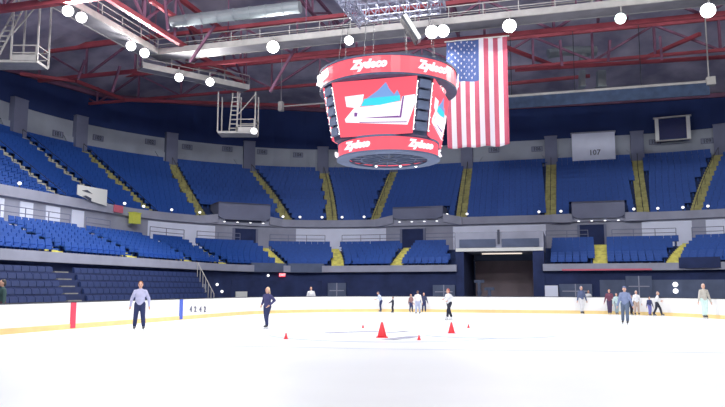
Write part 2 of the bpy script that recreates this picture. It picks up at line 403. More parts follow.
# retractable navy bleachers, left
RB0, RBT, RBR, RBN = 6.25, .22, .36, 7
TB0, TB1 = T0, t_at(203, 7.2, 1.5)
b = MB(); pr = tier_profile(RB0, .22, RBN, RBT, RBR, -.05, 8.25)
bl = thing('telescopic_bleacher', P(.6, 5, 0), 'dark navy pull-out bleacher behind the boards on the left', 'bleacher')
b.sweep(TB0, TB1, pr); b.build('tier_steps', m_navy2, bl)
tA = t_at(67, 7.2, 1.5)
b = MB()
for i in range(RBN):
    p = P(tA, RB0+RBT*(i+.5), .22+RBR*i); b.frame_box(p+UP*.03, tan_(tA)*.5, nrm(tA)*.11, UP*.03)
b.build('aisle_step', m_stepc, bl)
for k in range(7):
    tt = TB1; b = MB(); p = P(tt, RB0+.1+RBT*k, .22+RBR*k); b.tube(p, p+UP*1.0, .025, n=6); 
    if k < 6: b.tube(p+UP, P(tt, RB0+.1+RBT*(k+1), 1.22+RBR*(k+1)), .025, n=6)
    b.build('guard_rail', m_pale, bl)
b = MB(); b.frame_box((0, -.02, .14), V((.245, 0, 0)), V((0, .03, 0)), V((0, .02, .12))); b.frame_box((0, .05, .15), V((.24, 0, 0)), V((0, .03, 0)), V((0, .02, .14))); b.frame_box((0, 0, .02), V((.05, 0, 0)), V((0, .05, 0)), UP*.02)
proto2 = b.build('bleacher_seat', m_seat2, base=(0, 0, 0)); first = True; cnt = 0
cand = []
for i in range(RBN):
    r = RB0+RBT*(i+.42); t = t_step(TB0, r, .4)
    while t < TB1-.01:
        p = P(t, r, .22+RBR*i); x, y = proj(p+UP*.5)
        if x > -40 and abs((t-tA)*(UC-U0)) > .75: cand.append((p.length, t, p, i, x))
        t = t_step(t, r, .53)
for d, t, p, i, x in cand:
    o = proto2 if first else proto2.copy()
    if not first: COL.objects.link(o)
    first = False; T = tan_(t); o.location = p; o.rotation_euler = (0, 0, math.atan2(T.y, T.x))
    side = 'left of its aisle' if t < tA else 'right of its aisle'
    tag(o, 'navy folded seat, %s row up of the left bleacher, %s' % (ORD[i], side), 'seat', 'navy seats of the pull-out bleacher')
    cnt += 1
print('navy seats', cnt, 'blue', len(blue))

# ---- aisle stairs
def aisle(tb, tt, r0, tread, rise, z0, nrow, rspan, mm, label, rail=False, w=.52):
    base = P(tb, r0, z0); th = thing('aisle_stairs', base, label, 'stairs', 'aisle stairs of the stands')
    st = MB(); ed = MB(); hr = MB(); prev = None
    for i in range(nrow):
        for h in range(2):
            r = r0+tread*(i+h*.5+.25); f = (r-rspan[0])/(rspan[1]-rspan[0]); t = tb+(tt-tb)*f
            z = z0+rise*(i+h*.5); p = P(t, r, z); T = tan_(t); N = nrm(t)
            st.frame_box(p+UP*(.02-rise*.12), T*w, N*tread*.25, UP*(rise*.25+.02))
            ed.frame_box(p-N*(tread*.25+.012)+UP*(.03-rise*.12), T*w, N*.014, UP*(rise*.25+.02))
            ed.frame_box(p-N*(tread*.16)+UP*(.05+rise*.13), T*w, N*.09, UP*.008)
            if h == 0 and i % 2 == 0:
                hr.tube(p, p+UP*.9, .02, n=5)
                if prev: hr.tube(prev, p+UP*.9, .025, n=5)
                prev = p+UP*.9
    st.build('step', m_stepc, th); ed.build('step_edging', mm, th)
    if rail: hr.build('handrail', m_dark, th)
lowlab = ['left edge aisle', 'aisle below the white sign', 'aisle left of the long white concourse panel', 'aisle below the right end of the long white concourse panel', 'aisle below the leftmost grey box', 'aisle below the pale panel near the hanging scoreboard', 'aisle just left of the portal']
for k, (a, c) in enumerate(low_t[1:]): aisle(a, c, LR0, LTR, LRI, LZ, LN, (8.4, 14.2), m_step, 'yellow edged lower tier stairs, '+lowlab[k])
for k, (a, c) in enumerate(lowR_t): aisle(a, c, LR0, LTR, LRI, LZ, LN, (8.4, 14.2), m_step, 'yellow edged lower tier stairs, '+['straight aisle right of the portal', 'slanting aisle at the far right'][k])
uplab = ['', 'speckled white edged aisle at the left edge', 'white edged aisle above the white sign', 'aisle below the second grey column', 'aisle below the third grey column', 'aisle running down right of the hanging platform', 'steep aisle left of the scoreboard', 'aisle right below the scoreboard', 'aisle below the flag', 'aisle left of the white booth', 'aisle right of the white booth', 'slanting aisle at the right edge']
for k, (a, c) in enumerate(up_t):
    if k: aisle(a, c, UR0, UTR, URI, UZ, UN, (16.6, 27.3), m_stepw if k < 3 else m_stepu, ('pale' if k < 3 else 'yellow')+' upper tier stairs, '+uplab[k], rail=True, w=.5)

# ---- columns on the band wall
cl = ['at the left edge', 'second from the left edge', 'third from the left edge', 'below the hanging platform', 'just left of the scoreboard', 'behind the scoreboard', 'behind the flag', 'left of the white booth', 'right of the white booth', 'at the right edge']
for k, x in enumerate([18, 80, 171, 249, 323, 392, 467, 551, 637, 721]):
    t = t_at(x, 27.1, 16); T, N = tan_(t), nrm(t); p = P(t, 27.1, 0)
    th = MB(); b = th; w = .62 if k else .75
    tp_ = 17.5 if k < 4 else 17.2
    b.frame_box(V((p.x, p.y, (13.6+tp_)/2)), T*w, N*.32, UP*(tp_-13.6)/2)
    b.frame_box(V((p.x, p.y, tp_+.03)), T*(w+.04), N*.34, UP*.04)
    for s_ in (-1, 1):                       # sloping haunches at the foot of the band
        b.slab(V((p.x, p.y, 15.5))+N*.05+T*s_*w, T*s_, UP, N*1.0, [(0, 0), (1.0, 0), (.25, -1.15), (0, -1.15)] if k not in (7, 8) else [(0, 0), (.4, 0), (0, -.5)], .15, m=1)
    struct(b.build('column', [m_col, m_band]), 'grey column on the pale band wall, '+cl[k], 'column')
# section number signs
sg = [(58, 134, '101'), (98, 138, '102'), (150, 142, '102'), (187, 147, '103'), (227, 149, '103'), (262, 152, '104'), (298, 155, '104'), (494, 150, '106'), (537, 149, '106'), (655, 142, '108'), (707, 141, '109')]
for x, y, n_ in sg:
    t = t_at(x, 27.3, 16); T, N = tan_(t), nrm(t); d = ray(x, y); p = P(t, 27.3, 0); z = EYE+d.z*p.y/d.y
    c = V((p.x, p.y, z)); th = thing('section_sign', c, 'small dark lettered section number sign %s' % ('on the band wall, '+['first', 'second', 'third', 'fourth', 'fifth', 'sixth', 'seventh', 'first right of the flag', 'second right of the flag', 'left of the rightmost pair', 'at the right edge'][sg.index((x, y, n_))]), 'sign', 'section number signs')
    b = MB(); b.frame_box(c-N*.02, T*.55, N*.02, UP*.26); b.build('plate', mat('sign_plate', (.22, .25, .34), .7), th)
    fr = MB()
    for s_ in (-1, 1): fr.frame_box(c-N*.05+T*.53*s_, T*.03, N*.015, UP*.27); fr.frame_box(c-N*.05+UP*.25*s_, T*.55, N*.015, UP*.025)
    fr.build('border', m_ink2, th)
    text('lettering', n_, .5, c-N*.05, T, UP, m_ink, th, bold=.012)

# ---- vomitory boxes of the upper tier
vl = ['left of the scoreboard', 'below the scoreboard', 'right of the portal']
for k, (x0, x1, y0, y1, xm) in enumerate(VOM):
    ta, tb_ = vomt[k]; tm = (ta+tb_)/2; T, N = tan_(tm), nrm(tm)
    pa, pb = P(ta, 16.2, 0), P(tb_, 16.2, 0); w = (pb-pa).length/2; pc = (pa+pb)/2
    zt_ = EYE+ray((x0+x1)/2, y0).z*pc.y/ray((x0+x1)/2, y0).y
    zb_ = EYE+ray((x0+x1)/2, y1-4).z*pc.y/ray((x0+x1)/2, y1-4).y
    o = thing('stair_hood', V((pc.x, pc.y, zb_)), 'grey box hood over the upper tier entrance, '+vl[k], 'entrance hood', 'entrance hoods in the upper tier')
    b = MB(); c = V((pc.x, pc.y, 0))
    b.slab(c, T, UP, N, [(-w, zt_), (w, zt_), (w, zb_+.25), (w-.5, zb_), (-w+.5, zb_), (-w, zb_+.25)], .25)
    b.slab(c+N*.25-T*w, N, UP, T, [(0, zt_), (2.5, zt_), (2.5, 8.9), (0, zb_)], .2)
    b.slab(c+N*.25+T*(w-.2), N, UP, T, [(0, zt_), (2.5, zt_), (2.5, 8.9), (0, zb_)], .2)
    b.frame_box(c+N*1.3+UP*(zt_-.08), T*w, N*1.3, UP*.08); b.build('hood_panel', m_col, o)
    wg = MB()
    for s_ in (-1, 1):
        wg = MB(); wg.slab(c+N*.12+T*s_*w, T*s_, UP, N, [(0, zb_+.45), (1.7, 8.03), (1.7, 7.3), (0, zb_-.3)], .22); wg.build('wing_wall', m_grey, o)
    dk = MB(); dk.frame_box(c+N*.9+UP*(zb_-.02), T*(w-.3), N*.45, UP*.16); dk.build('soffit', m_house, o)
    for j in range(4):
        lp = MB(); q = c+T*(-w*.75+j*w*.5)+N*.3+UP*(zb_-.12); lp.ell(q-UP*.1-N*.1, .12, .12, .05, 8, 5); lp.build('lamp', m_lampw, o)
    # dark doorway below
    q = P(t_at(xm, 16.8, 6.1), 16.8, 6.0); td = t_at(xm, 16.8, 6.1); T2, N2 = tan_(td), nrm(td)
    d = MB(); d.frame_box(q, T2*1.0, N2*.12, UP*1.08); dd = d.build('door_%d' % (k+1), m_navy2); struct(dd, 'dark navy doorway under the grey hood '+vl[k], 'doorway')
    f = MB(); f.frame_box(q+T2*1.1-N2*.05, T2*.1, N2*.12, UP*1.1); f.frame_box(q-T2*1.1-N2*.05, T2*.1, N2*.12, UP*1.1); f.build('door_frame', m_col, dd)
# pale panels of the concourse wall
pan = [(-12, 4, 'at the left edge'), (20, 33, 'first from the left edge'), (46, 60, 'second from the left edge'), (72, 84, 'third from the left edge'), (148, 215, 'long one left of the grey hoods'), (296, 386, 'left of the scoreboard foot'), (453, 546, 'above the portal'), (642, 692, 'right of the last grey hood'), (706, 760, 'at the right edge')]
for x0, x1, l in pan:
    a, c = t_at(x0, 16.8, 6.5), t_at(x1, 16.8, 6.5); b = MB(); b.sweep(a, c, [(16.8, 4.95), (16.8, 7.2), (16.86, 7.2), (16.86, 4.95)])
    struct(b.build('wall_panel', m_light), 'white concourse wall panel, '+l, 'wall panel')
# railings in front of the concourse
rl = [(0, 70, 'above the left end seats'), (86, 110, 'below the white sign'), (150, 184, 'before the long white panel'), (197, 240, 'left of the first dark doorway'), (270, 325, 'right of the first dark doorway'), (342, 400, 'below the scoreboard'), (425, 455, 'left of the portal'), (460, 542, 'on top of the portal'), (546, 588, 'right of the portal'), (612, 676, 'right of the last dark doorway'), (692, 724, 'at the right edge')]
for x0, x1, l in rl:
    r, z = 14.35, 4.92
    a, c = t_at(x0, r, 6), t_at(x1, r, 6); L = (P(c, r, 0)-P(a, r, 0)).length; nps = max(2, int(L/1.6)+1)
    th = thing('railing', P(a, r, z), 'thin grey pipe railing on the concourse, '+l, 'railing', 'concourse railings')
    for hh, nm in ((1.5, 'top_rail'), (1.15, 'middle_rail')):
        b = MB(); tv = [a+(c-a)*i/8 for i in range(9)]
        for i in range(8): b.tube(P(tv[i], r, z+hh), P(tv[i+1], r, z+hh), .03, n=6)
        b.build(nm, m_col, th)
    for i in range(nps):
        t = a+(c-a)*i/(nps-1); b = MB(); b.tube(P(t, r, z), P(t, r, z+1.5), .03, n=6); b.build('post', m_col, th)
# small lamps along the parapet
lampl = []
for k, (x, y) in enumerate([(20, 184), (125, 199), (144, 203), (172, 206), (200, 208), (283, 211), (300, 214.5), (322, 215), (342, 215), (364, 214.5), (447, 211.5), (467, 216), (539, 213.5), (561, 208.5), (634, 206), (658, 205.5), (683, 205), (708, 203.5)]):
    t = t_at(x, 16.7, 8.1); th = thing('parapet_lamp', P(t, 16.75, 8.03), 'small white lamp on the grey parapet, %s from the left' % (ORD+['seventeenth', 'eighteenth'])[k], 'lamp', 'small lamps on the upper parapet')
    b = MB(); b.tube(P(t, 16.75, 8.03), P(t, 16.75, 8.22), .05, n=6); b.build('stem', m_dark, th)
    b = MB(); b.ell(P(t, 16.75, 8.33), .13, .13, .11, 10, 6); b.build('globe', m_lampw, th, smooth=True)

# ---- portal
tm = (PL+PR)/2; T, N = tan_(tm), nrm(tm); RP = 8.2
pa, pb = P(PL, RP, 0), P(PR, RP, 0); w = (pb-pa).length/2; c = (pa+pb)/2
pz = lambda y: EYE+ray(500, y).z*c.y/ray(500, y).y
zh = pz(251); ztop = 5.95
b = MB(); b.slab(c, T, UP, N, [(-w-.1, -.06), (-w+.55, -.06), (-w+.55, zh), (-w-.1, zh)], 6.2); b.slab(c, T, UP, N, [(w-.75, -.06), (w+.1, -.06), (w+.1, zh), (w-.75, zh)], 6.2)
struct(b.build('portal_wall', m_navy2), 'dark navy side walls of the vehicle portal', 'wall')
b = MB(); b.frame_box(c+N*3.1+UP*((zh+ztop)/2), T*(w+.1), N*3.1, UP*(ztop-zh)/2); struct(b.build('portal_ceiling', m_grey), 'concrete lid of the vehicle portal', 'ceiling')
b = MB(); b.frame_box(c-N*.05+UP*(zh+.12), T*(w+.05), N*.06, UP*.13); struct(b.build('portal_trim', m_frame), 'white beam across the top of the vehicle portal', 'trim')
for s_ in (-1, 1):
    b = MB(); b.frame_box(c-N*.04+T*s_*w*.5+UP*(zh+.62), T*w*.43, N*.05, UP*.32)
    struct(b.build('portal_panel_trim', m_slate), 'slate blue panel above the vehicle portal, %s of the dark post' % ('left' if s_ < 0 else 'right'), 'trim')
b = MB(); b.frame_box(c-N*.06+UP*(zh+1.1), T*.09, N*.05, UP*.55); tag(b.build('flag_pole', m_ink), 'short dark post between the two slate panels above the portal', 'post')
sh = thing('roller_shutter', c+N*5.2, 'brown grey roller shutter at the back of the vehicle portal', 'shutter')
b = MB(); nb = 26
for i in range(nb):
    z0 = -.06+(zh-.5)*i/nb; b.frame_box(c+N*5.3+UP*(z0+(zh-.5)/nb/2), T*(w-.8), N*(.05 if i % 2 else .065), UP*(zh-.5)/nb/2)
b.build('curtain', m_shut, sh)
b = MB(); b.frame_box(c+N*5.2+UP*(zh-.3), T*(w-.7), N*.22, UP*.25); b.build('drum_housing', m_slate, sh)
b = MB(); b.frame_box(c+N*2.6+UP*(zh-.08), T*1.6, N*.12, UP*.04); o = tag(b.build('strip_lamp', m_lampwarm), 'warm strip lamp under the portal ceiling', 'lamp')
for dx, hgt in ((-w+1.5, 2.2), (-w+2.3, 1.6)):
    b = MB(); p = c+T*dx+N*1.8+UP*-.06; b.frame_box(p+UP*hgt/2, T*.12, N*.12, UP*hgt/2); b.frame_box(p+UP*hgt, T*.4, N*.05, UP*.12); b.ell(p+UP*(hgt*.6), .2, .2, .25, 8, 6)
    tag(b.build('equipment_stand', m_slate), 'grey %s equipment stand inside the left of the portal' % ('tall' if hgt > 2 else 'short'), 'stand')

# ---- lower wall items
def wallpanel(name, x0, x1, y0, y1, m, label, cat, r=8.3, th=.1, kind=True, group=None):
    xm = (x0+x1)/2; t = t_at(xm, r-th, 1.5); T, N = tan_(t), nrm(t); p = P(t, r-th, 0)
    a = P(t_at(x0, r-th, 1.5), r-th, 0); e = P(t_at(x1, r-th, 1.5), r-th, 0)
    w = (e-a).length/2; z1 = EYE+ray(xm, y0).z*p.y/ray(xm, y0).y; z0 = max(-.05, EYE+ray(xm, y1).z*p.y/ray(xm, y1).y)
    c = V((p.x, p.y, (z0+z1)/2)); b = MB(); b.frame_box(c, T*w, N*th, UP*(z1-z0)/2)
    fr = [(T, N, c, w, (z1-z0)/2)]
    o = b.build(name, m)
    if kind: struct(o, label, cat)
    else: tag(o, label, cat, group)
    return o, T, N, c, w, (z1-z0)/2
for i, (x0, x1, y0, l) in enumerate([(328, 346, 283, 'grey double door left of the skaters'), (433, 455, 285, 'grey door left of the portal'), (559, 592, 284, 'grey door right of the white panel'), (626, 652, 276, 'slate service door behind the right skaters'), (199, 206, 284, 'grey door at the end of the bleacher')]):
    o, T, N, c, w, h = wallpanel('door_%d' % (i+4), x0, x1, y0, 302, m_slate, l, 'door')
    b = MB(); b.frame_box(c-N*.12, T*.04, N*.02, UP*h); b.frame_box(c-N*.12+UP*h*.2, T*w*.8, N*.02, UP*.04); b.build('door_frame', m_grey, o)
for x0, x1, y0, y1, l in ((600, 725, 276, 302, 'right half'), (232, 322, 277, 302, 'left half')):
    a, cc_ = t_at(x0, 8.2, 1.5), t_at(x1, 8.2, 1.5); b = MB(); b.sweep(a, cc_, [(8.26, -.05), (8.26, 2.2), (8.32, 2.2), (8.32, -.05)])
    struct(b.build('wall_panel', m_navy2 if l[0] == 'l' else m_slate), 'lower wall cladding behind the rink, '+l, 'wall panel')
wallpanel('notice_board', 236, 247, 291.5, 299.5, m_frame, 'small white board behind the boards left of the blonde skater', 'notice board', kind=False, r=8.1, th=.05)
wallpanel('white_cabinet', 545, 558, 285.5, 303, m_light, 'pale grey white cabinet standing right of the portal', 'cabinet', r=8.2, th=.3, kind=False)
wallpanel('grey_fascia_board', 251, 286, 263, 272, m_slate, 'dark grey board on the lower tier front, left one of a pair', 'board', r=7.86, th=.05, kind=False, group='grey boards on the tier front')
wallpanel('grey_fascia_board', 288, 324, 263.5, 272.5, m_slate, 'dark grey board on the lower tier front, right one of a pair', 'board', r=7.86, th=.05, kind=False, group='grey boards on the tier front')
wallpanel('dark_fascia_board', 680, 722, 257, 268, m_navy2, 'dark board on the lower tier front at the right edge', 'board', r=7.8, th=.06, kind=False)
a, cc_ = t_at(562, 7.8, 3), t_at(652, 7.8, 3); b = MB(); b.sweep(a, cc_, [(7.83, 2.9), (7.83, 3.02), (7.87, 3.02), (7.87, 2.9)]); struct(b.build('stripe_trim', m_signred), 'thin pink red stripe under the right tier front', 'trim')
o, T, N, c, w, h = wallpanel('exit_sign', 279, 285, 273.2, 276.8, m_exit, 'small glowing red exit sign under the lower tier', 'exit sign', r=8.2, th=.06, kind=False)
text('lettering', 'EXIT', .26, c-N*.08, T, UP, m_ledw, o, bold=.004)
for y, l in ((284.5, 'upper'), (291, 'lower')):
    t = t_at(675.5, 8.1, 1.5); p = P(t, 8.1, 0); z = EYE+ray(675.5, y).z*p.y/ray(675.5, y).y
    b = MB(); b.tube(V((p.x, p.y, z)), V((p.x, p.y, z))-nrm(t)*.12, .18, n=16); tag(b.build('round_wall_lamp', m_lampw), 'round white wall lamp at the far right, %s of two' % l, 'lamp', 'round wall lamps')
for x, y in ((217, 284.5), (222, 291.5), (268, 275.5)):
    t = t_at(x, 8.15, 1.5); p = P(t, 8.15, 0); z = EYE+ray(x, y).z*p.y/ray(x, y).y
    b = MB(); b.ell(V((p.x, p.y, z)), .11, .11, .11, 8, 6); tag(b.build('wall_bulb', m_lampw), 'tiny white bulb on the navy wall, '+{217: 'upper one beside the bleacher end', 222: 'lower one beside the bleacher end', 268: 'beside the red exit sign'}[x], 'lamp', 'wall bulbs')

# ---- white sign, red cloth and yellow box by the left parapet
ta, tb_ = t_at(77, 16.4, 8.5), t_at(106.5, 16.4, 8.5); pa, pb = P(ta, 16.45, 0), P(tb_, 16.45, 0); T = (pb-pa).normalized(); N = nrm((ta+tb_)/2)
za = EYE+ray(77, 184.5).z*pa.y/ray(77, 184.5).y; zb = EYE+ray(77, 194.5).z*pa.y/ray(77, 194.5).y
L = (pb-pa).length; zc_ = EYE+ray(106.5, 190).z*pb.y/ray(106.5, 190).y; zd = EYE+ray(106, 206).z*pb.y/ray(106, 206).y
o = thing('hanging_banner', V((pa.x, pa.y, zb)), 'white banner with dark marks hung at the left end of the upper tier', 'banner')
b = MB(); b.slab(pa-N*.1, T, UP, N, [(0, za), (0, zb), (L*.55, (zb+zd)/2-.1), (L, zd), (L, zc_)], .06); b.build('cloth', m_frame, o)
b = MB(); q = pa-N*.12
zmid = lambda f: za+(zc_-za)*f
b.slab(q, T, UP, -N, [(L*.12, zmid(.1)-.38), (L*.3, zmid(.3)-.28), (L*.48, zmid(.48)-.5), (L*.3, zmid(.3)-.45)], .02)
b.slab(q, T, UP, -N, [(L*.16, zmid(.1)-.78), (L*.26, zmid(.3)-.70), (L*.45, zmid(.48)-.85), (L*.44, zmid(.4)-1.05), (L*.3, zmid(.3)-.9)], .02)
b.build('printed_mark', m_ink, o)
tr = t_at(118, 16.5, 8); p = P(tr, 16.45, 7.75); b = MB(); b.frame_box(p, tan_(tr)*.55, nrm(tr)*.05, UP*.28); tag(b.build('red_cloth', m_signred), 'small pink red cloth draped on the grey wall beside the white banner', 'cloth')
tr = t_at(133, 16.4, 7.5); p = P(tr, 16.2, 7.15); b = MB(); T, N = tan_(tr), nrm(tr)
b.frame_box(p, T*.42, N*.25, UP*.42); b.frame_box(p+UP*.45, T*.46, N*.28, UP*.04); tag(b.build('yellow_box', m_signyel), 'yellow green box hung on the parapet right of the white banner', 'box')

# ---- booth and framed window high on the right
ta, tb_ = t_at(572, 26.2, 16), t_at(615, 26.2, 16); pa, pb = P(ta, 26.2, 0), P(tb_, 26.2, 0); w = (pb-pa).length/2; c = (pa+pb)/2; T = (pb-pa).normalized(); N = nrm((ta+tb_)/2)
z1 = EYE+ray(593, 133).z*c.y/ray(593, 133).y; z0 = EYE+ray(593, 160).z*c.y/ray(593, 160).y
o = thing('wall_booth', V((c.x, c.y, z0)), 'pale grey white booth projecting from the band wall, numbered', 'booth')
b = MB(); b.frame_box(V((c.x, c.y, (z0+z1)/2))+N*.55, T*w, N*.55, UP*(z1-z0)/2); b.build('cabin', m_light, o)
b = MB(); b.frame_box(V((c.x, c.y, z1+.06))+N*.5, T*(w+.1), N*.62, UP*.06); b.build('roof_slab', m_grey, o)
text('lettering', '107', .75, V((c.x, c.y, z0+.75))-N*.03+T*.1, T, UP, m_ink2, o, bold=.012)
ta, tb_ = t_at(655, 26.0, 17.5), t_at(690, 26.0, 17.5); pa, pb = P(ta, 26.0, 0), P(tb_, 26.0, 0); w = (pb-pa).length/2; c = (pa+pb)/2; T = (pb-pa).normalized(); N = nrm((ta+tb_)/2)
z1 = EYE+ray(672, 117).z*c.y/ray(672, 117).y; z0 = EYE+ray(672, 140).z*c.y/ray(672, 140).y; cz = V((c.x, c.y, (z0+z1)/2)); h = (z1-z0)/2
o = thing('framed_booth', V((c.x, c.y, z0)), 'dark square booth with white lit frame high at the right', 'booth')
b = MB(); b.frame_box(cz+N*.7, T*(w-.1), N*.6, UP*(h-.1)); b.build('booth_shell', m_navy, o)
b = MB(); b.frame_box(cz+N*.04, T*(w-.3), N*.03, UP*(h-.2)); b.build('glass', m_glass, o)
for s_ in (-1, 1):
    b = MB(); b.frame_box(cz+T*s_*(w-.16), T*.17, N*.12, UP*h); b.build('side_post', m_frame, o)
b = MB(); b.frame_box(cz+UP*h, T*(w+.15), N*.12, UP*.07); b.build('top_rail', m_pale, o)
b = MB(); b.frame_box(cz-UP*h, T*w, N*.12, UP*.06); b.build('bottom_rail', m_pale, o)

# ================================================================ scoreboard
SD = 30.0; sc = at_y(388, 100, SD); scx = V((sc.x, SD, 0))
sb = thing('scoreboard', V((scx.x, scx.y, 7.1)), 'large hanging red and white video scoreboard with two ring displays', 'scoreboard')
def ringmesh(R0, R1, z0, z1, n=48):
    b = MB(); vs = []
    for i in range(n):
        a = 2*pi*i/n
        for r, z in ((R1, z0), (R1, z1), (R0, z1), (R0, z0)): vs.append(scx+V((r*cos(a), r*sin(a), z)))
    fs = [(4*i+j, 4*i+(j+1) % 4, 4*((i+1) % n)+(j+1) % 4, 4*((i+1) % n)+j) for i in range(n) for j in range(4)]
    return b.add(vs, fs)
ringmesh(2.6, 2.98, 10.14, 10.84).build('upper_ring_display', m_screen, sb)
b = ringmesh(2.55, 3.02, 10.84, 10.92); bb = ringmesh(2.55, 3.01, 10.05, 10.14); b.add(bb.v, bb.f); b.build('upper_ring_trim', m_house, sb)
ringmesh(1.85, 2.17, 7.16, 7.72).build('lower_ring_display', m_screen, sb)
b = ringmesh(1.8, 2.21, 7.72, 7.80); bb = ringmesh(1.7, 2.24, 7.08, 7.16); b.add(bb.v, bb.f); b.build('lower_ring_trim', m_slate, sb)
def octo(A_, w_, z):
    p = [(-w_, -A_), (w_, -A_), (A_, -w_), (A_, w_), (w_, A_), (-w_, A_), (-A_, w_), (-A_, -w_)]
    return [scx+W(a, b_, z) for a, b_ in p]
def frust(lo, hi):
    b = MB(); n = len(lo); b.add(lo+hi, [tuple(range(n-1, -1, -1)), tuple(range(n, 2*n))]+[(i, (i+1) % n, n+(i+1) % n, n+i) for i in range(n)]); return b
A1, W1, A0, W0 = 2.36, 1.80, 2.02, 1.52
frust(octo(A0-.06, W0, 7.75), octo(A1-.06, W1, 10.12)).build('housing', m_house, sb)
frust(octo(1.75, 1.1, 7.22), octo(1.75, 1.1, 7.76)).build('underside_box', m_house, sb)
b = MB()
for i in range(16):
    a = 2*pi*i/16; b.bar(scx+V((cos(a)*.4, sin(a)*.4, 7.15)), scx+V((cos(a)*1.95, sin(a)*1.95, 7.15)), .05)
for rr in (.4, 1.2): 
    for i in range(20): b.bar(scx+V((rr*cos(2*pi*i/20), rr*sin(2*pi*i/20), 7.14)), scx+V((rr*cos(2*pi*(i+1)/20), rr*sin(2*pi*(i+1)/20), 7.14)), .05)
b.build('underside_grille', m_slate, sb)
for dx in (-.5, .6, 1.3):
    b = MB(); b.ell(scx+V((dx, 1.3, 7.08)), .07, .07, .05, 8, 5); b.build('underside_lamp', m_lampw, sb)
# four screens with a picture
def M_(px, py):    # position of picture details inside the front screen, 0..1
    return (px-333.5)/81.5, (py-77)/59.
pic_w = [M_(344.5, 93), M_(364, 92), M_(362, 100), M_(359, 105), M_(371, 105), M_(401, 102), M_(402, 97), M_(414.5, 96), M_(416, 103), M_(409, 127), M_(342, 120.5), M_(341.5, 117), M_(353, 105.5), M_(345, 104)]
pic_c = [M_(360, 104.5), M_(364, 97), M_(373, 96.5), M_(400, 96), M_(400.5, 101.5), M_(380, 104.5)]
pic_b = [M_(366, 97), M_(378, 89), M_(386, 81), M_(389, 88), M_(394, 94.5), M_(397, 90), M_(400, 96.5)]
pic_l1 = [M_(356, 117), M_(402, 119.3), M_(399, 117), M_(375, 116.8)]; pic_l2 = [M_(402.5, 97), M_(404, 97), M_(402, 119), M_(400, 118.5)]
pic_d = [M_(352.5, 110.5), M_(356, 111), M_(355, 115), M_(352, 115)]
pic_p = [M_(357, 121.8), M_(408, 124.6), M_(408.3, 123.6), M_(357, 120.9)]
def face(Rv, Nv, k):
    bl_ = scx+Nv*A0-Rv*W0+UP*7.80; br = scx+Nv*A0+Rv*W0+UP*7.80; tl = scx+Nv*A1-Rv*W1+UP*10.05; tr = scx+Nv*A1+Rv*W1+UP*10.05
    Nn = (br-bl_).cross(tl-bl_).normalized()
    def bil(a, c): return tl*(1-a)*(1-c)+tr*a*(1-c)+bl_*(1-a)*c+br*a*c
    b = MB(); q = [bl_, br, tr, tl]; b.add(q+[p+Nn*.05 for p in q], [(3, 2, 1, 0), (4, 5, 6, 7)]+[(i, (i+1) % 4, 4+(i+1) % 4, 4+i) for i in range(4)])
    s = b.build('video_screen', m_screen, sb)
    for nm, pts, m, off in (('picture_white', pic_w, m_ledw, .055), ('picture_cyan', pic_c, m_ledc, .065), ('picture_blue', pic_b, m_ledb, .062), ('picture_line', pic_l1, m_ledp, .065), ('picture_line', pic_l2, m_ledp, .065), ('picture_dot', pic_d, m_ledp, .065), ('picture_line', pic_p, m_ledp, .065)):
        b = MB(); P3 = [bil(a, c)+Nn*off for a, c in pts]; n = len(P3)
        b.add(P3, [tuple(range(n))]); o = b.build(nm, m, s); o['label'] = {'w': 'glowing white letter shape', 'c': 'glowing cyan band', 'b': 'blue peak shape', 'l': 'dark purple outline', 'd': 'dark purple dot'}[nm[8]]
for k, (Rv, Nv) in enumerate(((W(1, 0), W(0, -1)), (W(0, 1), W(1, 0)), (W(-1, 0), W(0, 1)), (W(0, -1), W(-1, 0)))): face(Rv, Nv, k)
# chamfer corners: speakers and light dots
for k in range(4):
    a = TH*-1-pi/4-pi/2*k+pi/2*0; Nv = V((cos(a), sin(a), 0)); Rv = V((-sin(a), cos(a), 0)); dist = (A1+W1)/sqrt(2)
    for j in range(5):
        b = MB(); z = 8.0+j*.42; dd = (A0+W0)/sqrt(2)+(dist-(A0+W0)/sqrt(2))*(z-7.75)/2.37
        b.frame_box(scx+Nv*(dd-.02)+UP*(z+.1), Rv*.26, Nv*.12, UP*.17); b.build('loudspeaker', m_slate, sb)
    for s_ in (-1, 1):
        b = MB()
        for j in range(8):
            z = 7.95+j*.27; dd = (A0+W0)/sqrt(2)+(dist-(A0+W0)/sqrt(2))*(z-7.75)/2.37
            b.ell(scx+Nv*(dd+.04)+Rv*.36*s_+UP*z, .035, .035, .035, 6, 5)
        z0_, z1_ = 7.95, 7.95+7*.27; f_ = lambda z: (A0+W0)/sqrt(2)+(dist-(A0+W0)/sqrt(2))*(z-7.75)/2.37
        b.bar(scx+Nv*(f_(z0_)+.02)+Rv*.36*s_+UP*z0_, scx+Nv*(f_(z1_)+.02)+Rv*.36*s_+UP*z1_, .03)
        b.build('light_string', m_lampw, sb)
for zc_, Rr, sz, angs in ((10.49, 2.99, .47, [-68+i*51.4 for i in range(7)]), (7.44, 2.18, .40, [-37+i*60*1.2 for i in range(5)])):
    for a in angs:
        aa = R_(a-90); Nv = V((cos(aa), sin(aa), 0)); Rv = V((-sin(aa), cos(aa), 0)); hw = .48 if Rr > 2.5 else .50; hh = .26 if Rr > 2.5 else .2
        text('lettering', 'Zydeco', sz, scx+Nv*(Rr+.05)+UP*zc_, Rv, UP, m_ledw, sb, bold=.028, shear=.25, ext=.02)
# suspension
for i in range(8):
    a = 2*pi*i/8+.3; b = MB(); b.tube(scx+V((2.3*cos(a), 2.3*sin(a), 10.9)), scx+V((1.9*cos(a), 1.9*sin(a), 14.4)), .014, n=5); b.build('suspension_cable', m_dark, sb)
